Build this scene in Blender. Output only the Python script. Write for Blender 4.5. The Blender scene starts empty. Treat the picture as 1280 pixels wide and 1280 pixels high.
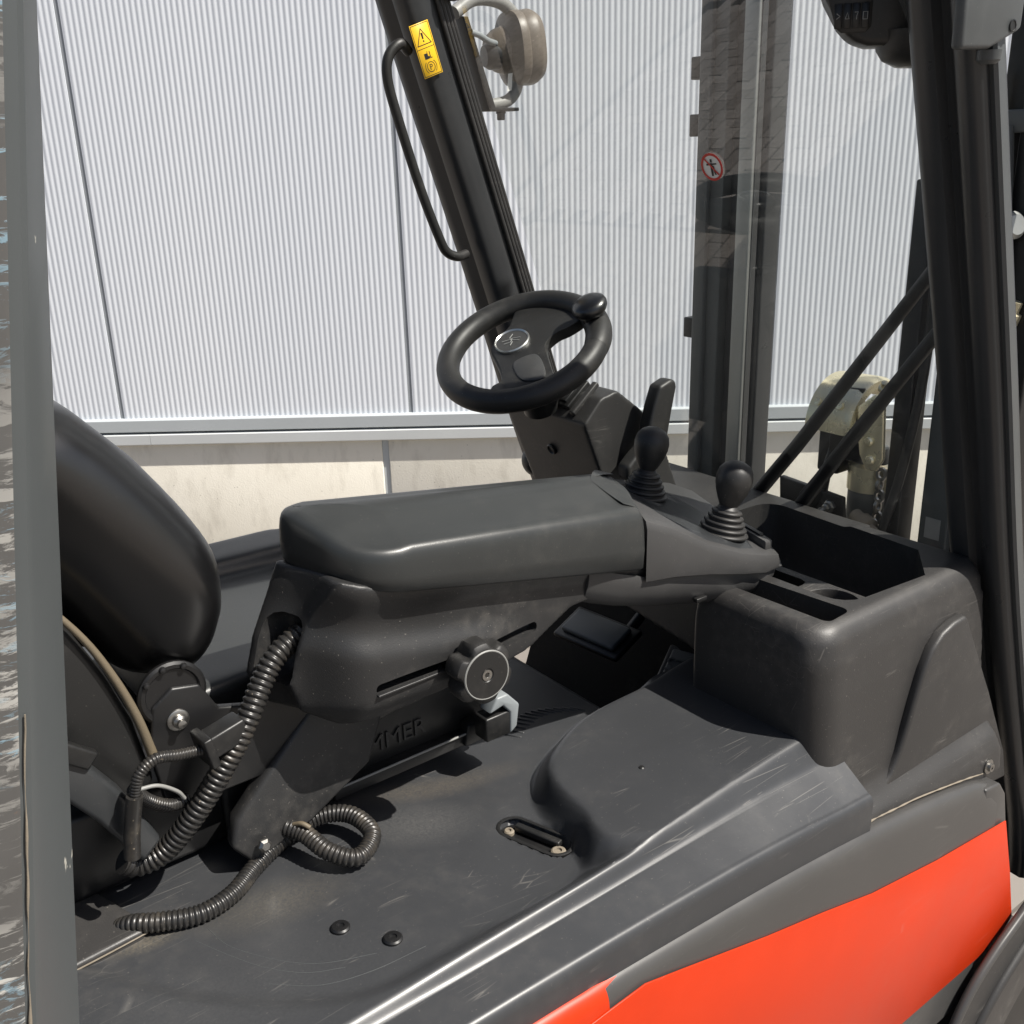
import bpy, bmesh, math, random
from mathutils import Vector, Matrix, noise
random.seed(7)
S = bpy.context.scene
COL = S.collection
PI = math.pi
V = Vector

# ------------------------------------------------------------------ camera
HEAD, PITCH, ROLL = math.radians(53), math.radians(-19.9), math.radians(1.7)
cam_data = bpy.data.cameras.new('camera')
cam_data.sensor_width = 36.0
cam_data.lens = 36.0
cam_data.clip_start = 0.02
cam_data.clip_end = 2000
cam = bpy.data.objects.new('camera', cam_data)
COL.objects.link(cam)
F_ = V((math.cos(PITCH)*math.cos(HEAD), math.cos(PITCH)*math.sin(HEAD), math.sin(PITCH)))
R0 = V((math.sin(HEAD), -math.cos(HEAD), 0))
U0 = R0.cross(F_)
R_ = R0*math.cos(ROLL) - U0*math.sin(ROLL)
U_ = U0*math.cos(ROLL) + R0*math.sin(ROLL)
cm = Matrix((R_, U_, -F_)).transposed().to_4x4()
cm.translation = V((0, 0, 1.70))
cam.matrix_world = cm
S.camera = cam

# ------------------------------------------------------------------ world, sun, exposure
SUN = V((0.33, -0.50, 0.80)).normalized()
w = bpy.data.worlds.new('World')
S.world = w
w.use_nodes = True
wn = w.node_tree
bgn = wn.nodes['Background']
sky = wn.nodes.new('ShaderNodeTexSky')
sky.sky_type = 'NISHITA'
sky.sun_disc = False
sky.sun_elevation = math.asin(SUN.z)
sky.sun_rotation = math.atan2(SUN.x, SUN.y)
sky.dust_density = 2.5
sky.air_density = 1.0
sky.ozone_density = 1.0
wn.links.new(sky.outputs[0], bgn.inputs[0])
bgn.inputs[1].default_value = 0.06
sl = bpy.data.lights.new('sun', 'SUN')
sl.energy = 5.0
sl.angle = math.radians(0.53)
sl.color = (1.0, 0.955, 0.88)
so = bpy.data.objects.new('sun', sl)
COL.objects.link(so)
so.rotation_euler = SUN.to_track_quat('Z', 'Y').to_euler()
so.location = (3, -6, 9)
S.view_settings.view_transform = 'Standard'
S.view_settings.look = 'None'
S.view_settings.gamma = 1
S.view_settings.use_curve_mapping = False
S.view_settings.exposure = 0.62
S.render.engine = 'CYCLES'

# ------------------------------------------------------------------ materials
MATS = {}
class NT:
    def __init__(s, name):
        s.m = bpy.data.materials.new(name)
        s.m.use_nodes = True
        s.t = s.m.node_tree
        s.b = s.t.nodes['Principled BSDF']
        s.out = s.t.nodes['Material Output']
        s.tc = s.t.nodes.new('ShaderNodeTexCoord')
        MATS[name] = s.m
    def n(s, typ, **kw):
        o = s.t.nodes.new('ShaderNode'+typ)
        for k, v in kw.items():
            if k in o.inputs: o.inputs[k].default_value = v
            else: setattr(o, k, v)
        return o
    def l(s, a, b): s.t.links.new(a, b)
    def mapc(s, scale=(1,1,1), rot=(0,0,0), src='Object'):
        mp = s.n('Mapping')
        mp.inputs['Scale'].default_value = scale
        mp.inputs['Rotation'].default_value = rot
        s.l(s.tc.outputs[src], mp.inputs[0])
        return mp.outputs[0]
    def noise(s, scale, detail=4, rough=.55, vec=None, dist=0):
        o = s.n('TexNoise')
        o.inputs['Scale'].default_value = scale
        o.inputs['Detail'].default_value = detail
        o.inputs['Roughness'].default_value = rough
        o.inputs['Distortion'].default_value = dist
        s.l(vec if vec is not None else s.tc.outputs['Object'], o.inputs['Vector'])
        return o.outputs[0]
    def ramp(s, fac, stops):
        o = s.n('ValToRGB')
        e = o.color_ramp.elements
        while len(e) < len(stops): e.new(.5)
        for i, (p, c) in enumerate(stops):
            e[i].position = p
            e[i].color = c if len(c) == 4 else (*c, 1)
        s.l(fac, o.inputs[0])
        return o.outputs[0]
    def mask(s, fac, lo, hi):
        o = s.n('MapRange')
        o.inputs[1].default_value = lo
        o.inputs[2].default_value = hi
        s.l(fac, o.inputs[0])
        return o.outputs[0]
    def math(s, op, a, b):
        o = s.n('Math', operation=op)
        for i, v in enumerate((a, b)):
            if isinstance(v, (int, float)): o.inputs[i].default_value = v
            else: s.l(v, o.inputs[i])
        return o.outputs[0]
    def mix(s, fac, a, b):
        o = s.n('MixRGB')
        for i, v in enumerate((fac, a, b)):
            if isinstance(v, (int, float)): o.inputs[i].default_value = v
            elif isinstance(v, tuple): o.inputs[i].default_value = (*v, 1) if len(v) == 3 else v
            else: s.l(v, o.inputs[i])
        return o.outputs[0]
    def bump(s, h, strength, dist=.001, prev=None):
        o = s.n('Bump')
        o.inputs['Strength'].default_value = strength
        o.inputs['Distance'].default_value = dist
        s.l(h, o.inputs['Height'])
        if prev is not None: s.l(prev, o.inputs['Normal'])
        return o.outputs[0]
    def scratches(s, scale, rot, stretch=18, width=.03, gate=.56, seed=0.):
        """thin broken lines: voronoi edges in stretched space, gated by noise"""
        mp = s.mapc((scale/stretch, scale, scale), rot)
        nd = s.n('TexVoronoi', feature='DISTANCE_TO_EDGE')
        nd.inputs['Scale'].default_value = 1.0
        ad = s.n('VectorMath', operation='ADD')
        ad.inputs[1].default_value = (seed, seed*1.7, seed*.3)
        s.l(mp, ad.inputs[0])
        s.l(ad.outputs[0], nd.inputs['Vector'])
        ln = s.mask(nd.outputs[0], width, 0.0)
        g = s.mask(s.noise(9+seed, 3, .6), gate, gate+.08)
        return s.math('MULTIPLY', ln, g)

def plastic(name, col, rough=.45, dust=.25, dustcol=(.15,.138,.122), grain=.25, grain_scale=900, scratch=.0, spec=.5, metal=0., coat=0., dscale=7):
    t = NT(name)
    c = col
    big = t.noise(dscale, 6, .65)
    fine = t.noise(60, 3, .6)
    cc = t.mix(t.mask(big, .3, .75), tuple(v*.94 for v in c), tuple(min(1, v*1.06) for v in c))
    if dust > 0:
        d = t.math('MULTIPLY', t.mask(big, .48, .85), t.mask(fine, .40, .75))
        cc = t.mix(t.math('MULTIPLY', d, dust), cc, dustcol)
        sp = t.mask(t.noise(330, 2, .5), .70, .75)
        cc = t.mix(t.math('MULTIPLY', sp, dust*.8), cc, tuple(v*1.6 for v in dustcol))
    if scratch > 0:
        a = t.scratches(46, (0,0,.5), 26, .012, .56, .0)
        b = t.scratches(60, (0,0,-.35), 34, .012, .58, 3.3)
        e = t.scratches(36, (0,0,1.3), 24, .010, .60, 7.1)
        sc = t.math('MAXIMUM', t.math('MAXIMUM', a, b), e)
        cc = t.mix(t.math('MULTIPLY', sc, scratch), cc, (.34,.32,.29))
    t.l(cc, t.b.inputs['Base Color'])
    rr = t.mask(t.noise(14, 5, .6), .25, .8)
    mr = t.n('MapRange')
    mr.inputs[3].default_value = rough-.04
    mr.inputs[4].default_value = rough+.06
    t.l(rr, mr.inputs[0])
    t.l(mr.outputs[0], t.b.inputs['Roughness'])
    t.b.inputs['Metallic'].default_value = metal
    t.b.inputs['Specular IOR Level'].default_value = spec
    t.b.inputs['Coat Weight'].default_value = coat
    nb = None
    if grain > 0:
        nb = t.bump(t.noise(grain_scale, 2, .5), grain, .0004)
    nb = t.bump(t.noise(5, 2, .5), .12, .004, nb)
    t.l(nb, t.b.inputs['Normal'])
    return t.m

plastic('hood_paint', (.036,.0375,.0405), .36, .34, scratch=.27, grain=.10, grain_scale=700)
def hood_dirt():
    m = MATS['hood_paint']; nt = m.node_tree; b = nt.nodes['Principled BSDF']
    src = b.inputs['Base Color'].links[0].from_socket
    t = NT.__new__(NT); t.m = m; t.t = nt; t.b = b
    t.tc = nt.nodes.new('ShaderNodeTexCoord')
    geo = t.n('NewGeometry')
    col = src
    for (cx, cy, rx, ry, amt, c) in ((.545,.935,.095,.055,.34,(.17,.165,.155)),(.33,.905,.10,.045,.34,(.15,.13,.095)),(.25,.80,.24,.12,.16,(.13,.13,.13)),(.60,1.0,.16,.03,.35,(.17,.14,.10)),(.20,.94,.05,.02,.5,(.2,.17,.12))):
        mp = t.n('Mapping', vector_type='TEXTURE')
        mp.inputs['Location'].default_value = (cx, cy, .92)
        mp.inputs['Scale'].default_value = (rx, ry, 10)
        mp.inputs['Rotation'].default_value = (0, 0, -.25)
        t.l(geo.outputs['Position'], mp.inputs[0])
        ln = t.n('VectorMath', operation='LENGTH'); t.l(mp.outputs[0], ln.inputs[0])
        core = t.mask(ln.outputs['Value'], 1.0, .25)
        sp = t.n('TexNoise'); sp.inputs['Scale'].default_value = 330; sp.inputs['Detail'].default_value = 5; sp.inputs['Roughness'].default_value = .7
        t.l(geo.outputs['Position'], sp.inputs['Vector'])
        f = t.math('MULTIPLY', t.math('MULTIPLY', core, t.mask(sp.outputs[0], .30, .72)), amt)
        col = t.mix(f, col, c)
    t.l(col, b.inputs['Base Color'])
hood_dirt()
plastic('panel_paint', (.054,.0525,.051), .33, .15, scratch=.12, grain=.08)
plastic('red_paint', (.48,.030,.0038), .36, .16, (.42,.08,.04), grain=.04, scratch=.10, spec=.30)
plastic('armrest_plastic', (.020,.020,.0204), .46, .62, grain=.45, grain_scale=650)
plastic('pad_rubber', (.027,.029,.029), .36, .22, grain=.25, grain_scale=900)
plastic('dash_plastic', (.031,.0298,.0292), .47, .48, grain=.5, grain_scale=600, scratch=.20)
plastic('console_plastic', (.046,.0455,.0455), .45, .22, grain=.35, grain_scale=700)
plastic('black_plastic', (.011,.011,.011), .42, .2, grain=.25)
plastic('vinyl', (.0055,.0055,.006), .30, .03, grain=.08, grain_scale=420, spec=.85)
plastic('pillar_paint', (.030,.032,.034), .30, .10, grain=.05)
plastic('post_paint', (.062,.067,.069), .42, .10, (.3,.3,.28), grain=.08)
plastic('rubber', (.018,.0175,.017), .48, .35, grain=.2)
plastic('hose_plastic', (.020,.019,.018), .34, .5, (.24,.20,.15), grain=.1, dscale=22)
plastic('black_metal', (.009,.009,.0095), .40, .15, grain=.1)
plastic('mast_paint', (.085,.091,.091), .42, .25, grain=.1)
plastic('mast_bare', (.34,.35,.34), .42, .35, (.2,.18,.14), grain=.1, metal=.7)
plastic('steel', (.36,.35,.33), .36, .2, (.2,.17,.12), grain=.1, metal=1.)
plastic('gold_zinc', (.82,.75,.53), .27, .10, (.45,.38,.24), grain=.08, metal=.7, dscale=30)
plastic('grey_plastic', (.22,.24,.25), .45, .1, grain=.1)
plastic('lamp_grey', (.125,.103,.082), .45, .5, (.36,.32,.27), grain=.4, grain_scale=180, dscale=26)
plastic('bracket_grey', (.22,.22,.21), .5, .4, grain=.2)
plastic('flashing_paint', (.46,.49,.505), .42, .12, (.38,.37,.34), grain=.02, dscale=2)
plastic('flashing_light', (.58,.60,.60), .45, .12, (.42,.41,.38), grain=.02, dscale=2)
plastic('seam_grey', (.30,.32,.34), .5, .1, grain=.02)
plastic('strap_tan', (.13,.105,.07), .55, .4, (.12,.1,.07), grain=.5, dscale=40)
plastic('beige_dirt', (.20,.17,.13), .7, .6, (.3,.26,.2), grain=.5, dscale=30)
plastic('label_yellow', (.82,.50,.02), .35, .05, (.5,.4,.2), grain=.02)
plastic('ink_black', (.012,.012,.012), .4, 0, grain=0)
plastic('sticker_white', (.75,.75,.72), .4, .1, grain=0)
plastic('sticker_red', (.55,.03,.02), .4, .05, (.3,.1,.08), grain=0)
plastic('badge_silver', (.55,.55,.53), .3, .3, metal=.9, grain=.05)
plastic('matte_black', (.010,.0095,.009), .80, .2, grain=.3, spec=.15)
plastic('roof_paint', (.03,.032,.034), .4, .1, grain=.05)
plastic('print_grey', (.30,.30,.29), .5, .0, grain=0)

def mat_wall():
    t = NT('cladding_metal')
    n1 = t.noise(.9, 4, .6, t.mapc((1, 1, .25)))
    c = t.mix(t.mask(n1, .3, .7), (.74,.775,.825), (.78,.81,.85))
    st = t.noise(3.2, 4, .6, t.mapc((9, 9, .5)))
    c = t.mix(t.math('MULTIPLY', t.mask(st, .55, .8), .25), c, (.68,.70,.725))
    t.l(c, t.b.inputs['Base Color'])
    t.b.inputs['Roughness'].default_value = .42
    t.b.inputs['Metallic'].default_value = .0
mat_wall()
def mat_concrete():
    t = NT('plinth_concrete')
    n1 = t.noise(2.2, 6, .6)
    n2 = t.noise(9, 6, .65, t.mapc((1, 1, .35)))
    c = t.mix(t.mask(n1, .3, .7), (.72,.68,.585), (.80,.76,.67))
    c = t.mix(t.math('MULTIPLY', t.mask(n2, .52, .75), .5), c, (.42,.385,.32))
    v = t.n('TexVoronoi'); v.inputs['Scale'].default_value = 26
    t.l(t.tc.outputs['Object'], v.inputs['Vector'])
    hole = t.math('MULTIPLY', t.mask(v.outputs['Distance'], .09, .05), t.mask(t.noise(5, 2), .5, .55))
    c = t.mix(t.math('MULTIPLY', hole, .6), c, (.2,.18,.15))
    t.l(c, t.b.inputs['Base Color'])
    t.b.inputs['Roughness'].default_value = .85
    t.l(t.bump(t.noise(120, 5, .6), .35, .003), t.b.inputs['Normal'])
mat_concrete()
def mat_paver():
    t = NT('paver_concrete')
    oi = t.n('ObjectInfo')
    n1 = t.noise(30, 5, .7)
    c = t.ramp(oi.outputs['Random'], [(0, (.20,.18,.165)), (.5, (.26,.24,.225)), (1, (.33,.305,.285))])
    c = t.mix(t.math('MULTIPLY', t.mask(n1, .35, .75), .5), c, (.12,.10,.09))
    t.l(c, t.b.inputs['Base Color'])
    t.b.inputs['Roughness'].default_value = .85
    t.l(t.bump(t.noise(140, 4, .6), .5, .003), t.b.inputs['Normal'])
    g = NT('paved_ground')
    br = g.n('TexBrick')
    br.inputs['Scale'].default_value = 1.0
    br.inputs['Brick Width'].default_value = .205
    br.inputs['Row Height'].default_value = .105
    br.inputs['Mortar Size'].default_value = .005
    br.inputs['Color1'].default_value = (.17,.15,.135,1)
    br.inputs['Color2'].default_value = (.25,.225,.20,1)
    br.inputs['Mortar'].default_value = (.07,.06,.05,1)
    g.l(g.tc.outputs['Object'], br.inputs['Vector'])
    c = g.mix(g.math('MULTIPLY', g.mask(g.noise(1.3, 5, .7), .35, .7), .5), br.outputs[0], (.19,.17,.15))
    g.l(c, g.b.inputs['Base Color'])
    g.b.inputs['Roughness'].default_value = .9
    g.l(g.bump(br.outputs['Fac'], -.6, .006), g.b.inputs['Normal'])
    j = NT('joint_sand')
    j.l(j.mix(j.noise(200, 3), (.02,.018,.016), (.05,.045,.04)), j.b.inputs['Base Color'])
    j.b.inputs['Roughness'].default_value = .95
mat_paver()
def mat_glass():
    t = NT('windscreen_glass')
    t.t.nodes.remove(t.b)
    tr = t.n('BsdfTransparent'); tr.inputs[0].default_value = (.90,.925,.915,1)
    gl = t.n('BsdfGlossy'); gl.inputs['Roughness'].default_value = .0
    df = t.n('BsdfDiffuse'); df.inputs[0].default_value = (.75,.74,.70,1)
    lw = t.n('LayerWeight'); lw.inputs[0].default_value = .5
    fr = t.math('ADD', t.math('MULTIPLY', t.math('POWER', lw.outputs['Facing'], 5), .87), .125)
    m1 = t.n('MixShader'); t.l(fr, m1.inputs[0]); t.l(tr.outputs[0], m1.inputs[1]); t.l(gl.outputs[0], m1.inputs[2])
    sm = t.noise(7, 6, .7, t.mapc((1, 1, 1), (0, .5, .4)), 1.5)
    fn = t.noise(90, 3, .6)
    fac = t.math('MULTIPLY', t.math('MULTIPLY', t.mask(sm, .40, .8), t.mask(fn, .25, .75)), .085)
    fac = t.math('ADD', fac, .012)
    m2 = t.n('MixShader'); t.l(fac, m2.inputs[0]); t.l(m1.outputs[0], m2.inputs[1]); t.l(df.outputs[0], m2.inputs[2])
    t.l(m2.outputs[0], t.out.inputs[0])
mat_glass()
def mat_scratched():
    """outer face of the rear post: grey paint with knocked-off patches, blue and white smears, a little rust"""
    t = NT('scratched_paint')
    base = t.mix(t.mask(t.noise(9, 5), .3, .7), (.060,.058,.056), (.085,.083,.080))
    mp = t.mapc((30, 30, 130), (0, .30, 0))
    s1 = t.noise(1.0, 6, .68, mp, .6)
    zone = t.noise(3.6, 2, .5, t.mapc((.4, .4, 1)))
    z1 = t.mask(zone, .43, .57)
    m1 = t.math('MULTIPLY', t.mask(s1, .50, .57), z1)
    c = t.mix(t.math('MULTIPLY', m1, .85), base, (.46,.45,.42))
    s2 = t.noise(1.0, 5, .7, t.mapc((50, 50, 190), (0, .34, 0)), .8)
    m2 = t.math('MULTIPLY', t.mask(s2, .55, .60), t.mask(t.noise(5.1, 2), .52, .60))
    c = t.mix(t.math('MULTIPLY', m2, .7), c, (.20,.31,.38))
    s3 = t.noise(34, 4, .6)
    m3 = t.math('MULTIPLY', t.mask(s3, .66, .70), t.mask(t.noise(6.3, 2), .54, .6))
    c = t.mix(m3, c, (.30,.15,.07))
    m4 = t.math('MULTIPLY', t.mask(t.noise(12, 5, .6, None, 1.2), .70, .715), 1.0)
    c = t.mix(t.math('MULTIPLY', m4, .7), c, (.30,.30,.29))
    t.l(c, t.b.inputs['Base Color'])
    t.b.inputs['Roughness'].default_value = .45
    t.l(t.bump(t.math('ADD', m1, m2), .3, .001), t.b.inputs['Normal'])
    p = NT('chipped_post_paint')
    b0 = p.mix(p.mask(p.noise(6, 4), .3, .7), (.062,.069,.071), (.072,.079,.081))
    ch = p.mask(p.noise(16, 5, .65, None, .7), .70, .712)
    b1 = p.mix(ch, b0, (.38,.37,.33))
    p.l(b1, p.b.inputs['Base Color'])
    p.b.inputs['Roughness'].default_value = .40
    p.l(p.bump(p.noise(600, 2), .06, .0005), p.b.inputs['Normal'])
mat_scratched()

# ------------------------------------------------------------------ mesh helpers
WORLD = {}
def link(name, me, mat, parent=None, sharp=40, center=True):
    if me.vertices and center:
        lo = V((min(v.co[i] for v in me.vertices) for i in range(3)))
        hi = V((max(v.co[i] for v in me.vertices) for i in range(3)))
        c = (lo+hi)/2
        me.transform(Matrix.Translation(-c))
    else: c = V((0,0,0))
    o = bpy.data.objects.new(name, me)
    COL.objects.link(o)
    o.location = c
    WORLD[o.name] = c
    if mat: me.materials.append(MATS[mat])
    for p in me.polygons: p.use_smooth = True
    if sharp: me.set_sharp_from_angle(angle=math.radians(sharp))
    if parent: setp(o, parent)
    return o
def setp(o, parent):
    o.parent = parent
    o.matrix_parent_inverse = Matrix.Translation(-WORLD[parent.name])
def from_bm(name, bm, mat, parent=None, sharp=40):
    bmesh.ops.remove_doubles(bm, verts=bm.verts, dist=1e-6)
    bmesh.ops.recalc_face_normals(bm, faces=bm.faces)
    me = bpy.data.meshes.new(name)
    bm.to_mesh(me); bm.free()
    return link(name, me, mat, parent, sharp)
def apply_mods(o):
    dg = bpy.context.evaluated_depsgraph_get()
    dg.update()
    me = bpy.data.meshes.new_from_object(o.evaluated_get(dg))
    mats = [m for m in o.data.materials]
    old = o.data
    o.modifiers.clear()
    o.data = me
    bpy.data.meshes.remove(old)
    me.materials.clear()
    for m in mats: me.materials.append(m)
    for p in me.polygons: p.use_smooth = True
    return o
def bevel(o, wd, seg=3, ang=35, sharp=50):
    m = o.modifiers.new('b', 'BEVEL')
    m.width = wd; m.segments = seg; m.limit_method = 'ANGLE'; m.angle_limit = math.radians(ang)
    apply_mods(o)
    o.data.set_sharp_from_angle(angle=math.radians(sharp))
    return o
def subdiv(o, lv=2):
    m = o.modifiers.new('s', 'SUBSURF'); m.levels = lv; m.render_levels = lv
    apply_mods(o); return o
def soften(o, voxel=.004, it=10, fac=.5):
    """melt a union of solids into one moulded skin"""
    m = o.modifiers.new('r', 'REMESH'); m.mode = 'VOXEL'; m.voxel_size = voxel; m.use_smooth_shade = True
    s = o.modifiers.new('s', 'SMOOTH'); s.iterations = it; s.factor = fac
    apply_mods(o); return o
def cut(o, cutters):
    for c in cutters:
        m = o.modifiers.new('c', 'BOOLEAN'); m.operation = 'DIFFERENCE'; m.object = c; m.solver = 'EXACT'
    apply_mods(o)
    for c in cutters:
        me = c.data
        bpy.data.objects.remove(c); bpy.data.meshes.remove(me)
    return o
def add_loft(bm, loops, closed=True, cap=True):
    rows = [[bm.verts.new(p) for p in lp] for lp in loops]
    n = len(rows[0])
    for a, b in zip(rows, rows[1:]):
        for i in range(n if closed else n-1):
            j = (i+1) % n
            bm.faces.new((a[i], a[j], b[j], b[i]))
    if cap and closed:
        bm.faces.new(rows[0][::-1]); bm.faces.new(rows[-1])
    return rows
def add_prism(bm, pts, off):
    """polygon pts (3D) extruded by vector off"""
    off = V(off)
    return add_loft(bm, [[V(p) for p in pts], [V(p)+off for p in pts]])
def add_box(bm, lo, hi):
    x0,y0,z0 = lo; x1,y1,z1 = hi
    add_prism(bm, [(x0,y0,z0),(x1,y0,z0),(x1,y1,z0),(x0,y1,z0)], (0,0,z1-z0))
def frame(d):
    d = V(d).normalized()
    u = d.cross(V((0,0,1)))
    if u.length < 1e-3: u = V((1,0,0))
    u.normalize()
    return u, u.cross(d).normalized(), d
def spline(pts, n=12):
    P = [V(p) for p in pts]
    P = [P[0]*2-P[1]] + P + [P[-1]*2-P[-2]]
    out = []
    for i in range(1, len(P)-2):
        a,b,c,d = P[i-1:i+3]
        for k in range(n):
            t = k/n
            out.append(.5*((2*b)+(c-a)*t+(2*a-5*b+4*c-d)*t*t+(3*b-a-3*c+d)*t**3))
    out.append(P[-2].copy())
    return out
def add_tube(bm, path, r, seg=16, cap=True):
    """r: number or function(s 0..1, length so far)"""
    N = len(path)
    L = [0]
    for a, b in zip(path, path[1:]): L.append(L[-1]+(b-a).length)
    t0 = (path[1]-path[0]).normalized()
    u, v, _ = frame(t0)
    loops = []
    for i, p in enumerate(path):
        t = (path[min(i+1, N-1)]-path[max(i-1, 0)]).normalized()
        u = (u - t*u.dot(t)).normalized()
        v = t.cross(u)
        rr = r(L[i]/L[-1], L[i]) if callable(r) else r
        loops.append([p+u*rr*math.cos(2*PI*k/seg)+v*rr*math.sin(2*PI*k/seg) for k in range(seg)])
    add_loft(bm, loops, True, cap)
def resample(path, step):
    out = [path[0].copy()]
    acc = 0
    for a, b in zip(path, path[1:]):
        d = (b-a).length
        if d < 1e-9: continue
        pos = step-acc
        while pos <= d:
            out.append(a.lerp(b, pos/d)); pos += step
        acc = (acc+d) % step
    return out
def tube(name, pts, r, mat, parent, seg=14, n=10, smooth=True):
    bm = bmesh.new()
    path = spline(pts, n) if smooth else [V(p) for p in pts]
    add_tube(bm, path, r, seg)
    return from_bm(name, bm, mat, parent, 60)
def corrugated(name, pts, r, pitch, mat, parent, depth=.14, seg=18):
    path = resample(spline(pts, 24), pitch/8)
    bm = bmesh.new()
    prof = [1, 1, .985, .9, .84, .84, .9, .985]
    k = [0]
    def rad(s, l):
        i = int(round(l/(pitch/8))) % 8
        return r*(1-depth*(1-prof[i])/.16)
    add_tube(bm, path, rad, seg)
    return from_bm(name, bm, mat, parent, 75)
def lathe(name, base, axis, prof, mat, parent, seg=32, sharp=40, scale=(1,1), sq=0):
    """prof: list of (radius, height) along axis from base"""
    u, v, d = frame(axis)
    base = V(base)
    bm = bmesh.new()
    loops = []
    for r, h in prof:
        r = max(r, 1e-5)
        def rs(k): 
            a = 2*PI*k/seg
            return r if not sq or r < .05 else r*1.06/(abs(math.cos(a))**sq+abs(math.sin(a))**sq)**(1/sq)
        loops.append([base+d*h+u*rs(k)*scale[0]*math.cos(2*PI*k/seg)+v*rs(k)*scale[1]*math.sin(2*PI*k/seg) for k in range(seg)])
    if prof[0][0] > .002 and prof[-1][0] > .002 and mat: add_loft(bm, loops+[loops[0]], True, False)
    else: add_loft(bm, loops)
    return from_bm(name, bm, mat, parent, sharp)
def prism(name, pts, off, mat, parent, bev=0, seg=3, sharp=40):
    bm = bmesh.new()
    add_prism(bm, pts, off)
    o = from_bm(name, bm, mat, parent, sharp)
    if bev: bevel(o, bev, seg)
    return o
def xz(y, pts): return [(x, y, z) for x, z in pts]
def box(name, lo, hi, mat, parent, bev=0, seg=3):
    bm = bmesh.new(); add_box(bm, lo, hi)
    o = from_bm(name, bm, mat, parent)
    if bev: bevel(o, bev, seg)
    return o
def obox(name, c, ax, size, mat, parent, bev=0, seg=3):
    """oriented box: ax = (u, v, w) axes"""
    c = V(c); u, v, w_ = [V(a).normalized() for a in ax]
    a, b, h = [s/2 for s in size]
    bm = bmesh.new()
    add_prism(bm, [c-u*a-v*b-w_*h, c+u*a-v*b-w_*h, c+u*a+v*b-w_*h, c-u*a+v*b-w_*h], w_*2*h)
    o = from_bm(name, bm, mat, parent)
    if bev: bevel(o, bev, seg)
    return o
def text(name, s, origin, xa, ya, size, mat, parent, ext=.0006):
    cu = bpy.data.curves.new(name, 'FONT')
    cu.body = s; cu.size = size; cu.extrude = ext
    t = bpy.data.objects.new(name, cu)
    COL.objects.link(t)
    dg = bpy.context.evaluated_depsgraph_get(); dg.update()
    me = bpy.data.meshes.new_from_object(t.evaluated_get(dg))
    bpy.data.objects.remove(t)
    xa = V(xa).normalized(); ya = V(ya).normalized(); za = xa.cross(ya)
    M = Matrix((xa, ya, za)).transposed().to_4x4(); M.translation = V(origin)
    me.transform(M)
    me.materials.clear()
    return link(name, me, mat, parent, 30)
def tag(o, label=None, cat=None, group=None, kind=None):
    if label: o['label'] = label
    if cat: o['category'] = cat
    if group: o['group'] = group
    if kind: o['kind'] = kind
    return o
def empty(name, loc):
    o = bpy.data.objects.new(name, None)
    COL.objects.link(o); o.location = loc; o.empty_display_size = .2
    WORLD[o.name] = V(loc)
    return o
def smooth(a, b, x):
    t = max(0., min(1., (x-a)/(b-a))); return t*t*(3-2*t)
def interp(x, tab):
    if x <= tab[0][0]: return tab[0][1]
    for (a, va), (b, vb) in zip(tab, tab[1:]):
        if x <= b: return va+(vb-va)*(x-a)/(b-a)
    return tab[-1][1]
def sdpoly(px, py, pts):
    """signed distance to polygon, negative inside"""
    d = 1e9; inside = False
    n = len(pts)
    for i in range(n):
        ax, ay = pts[i]; bx, by = pts[(i+1) % n]
        ex, ey = bx-ax, by-ay
        t = max(0., min(1., ((px-ax)*ex+(py-ay)*ey)/(ex*ex+ey*ey)))
        d = min(d, math.hypot(px-ax-ex*t, py-ay-ey*t))
        if (ay > py) != (by > py) and px < ax+(py-ay)/(by-ay)*ex: inside = not inside
    return -d if inside else d
def closed_spline2(pts, n=6):
    P = [V((a, b, 0)) for a, b in pts]
    N = len(P); out = []
    for i in range(N):
        a,b,c,d = P[i-1], P[i], P[(i+1) % N], P[(i+2) % N]
        for k in range(n):
            t = k/n
            q = .5*((2*b)+(c-a)*t+(2*a-5*b+4*c-d)*t*t+(3*b-a-3*c+d)*t**3)
            out.append((q.x, q.y))
    return out

# ------------------------------------------------------------------ ground
bm = bmesh.new()
G = 400
GZ = -.42      # paving level
bm.faces.new([bm.verts.new(p) for p in ((-G,-G,GZ-.02),(G,-G,GZ-.02),(G,G,GZ-.02),(-G,G,GZ-.02))])
ground = from_bm('ground', bm, 'paved_ground', None)
tag(ground, 'grey concrete paving around the forklift', None, None, 'structure')
# pavers that can be seen mirrored in the windscreen
pm = bpy.data.meshes.new('paver')
bm = bmesh.new(); add_box(bm, (-.094,-.044,-.03), (.094,.044,.03))
bmesh.ops.recalc_face_normals(bm, faces=bm.faces)
bmesh.ops.bevel(bm, geom=[e for e in bm.edges if all(v.co.z > 0 for v in e.verts)], offset=.007, segments=1, affect='EDGES')
bm.to_mesh(pm); bm.free(); pm.materials.append(MATS['paver_concrete'])
bm = bmesh.new()
bm.faces.new([bm.verts.new(p) for p in ((-3.32,3.12,GZ-.014),(-.78,3.12,GZ-.014),(-.78,5.64,GZ-.014),(-3.32,5.64,GZ-.014))])
bed = from_bm('joint_sand_bed', bm, 'joint_sand', ground)
for r in range(24):
    for c in range(12):
        o = bpy.data.objects.new('paver', pm); COL.objects.link(o)
        o.location = (-3.2+c*.2+(r % 2)*.1+random.uniform(-.003,.003), 3.2+r*.1+random.uniform(-.002,.002), GZ-.030+random.uniform(-.004,.003))
        o.rotation_euler = (random.gauss(0,.012), random.gauss(0,.012), random.gauss(0,.012))
        setp(o, ground)

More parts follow.
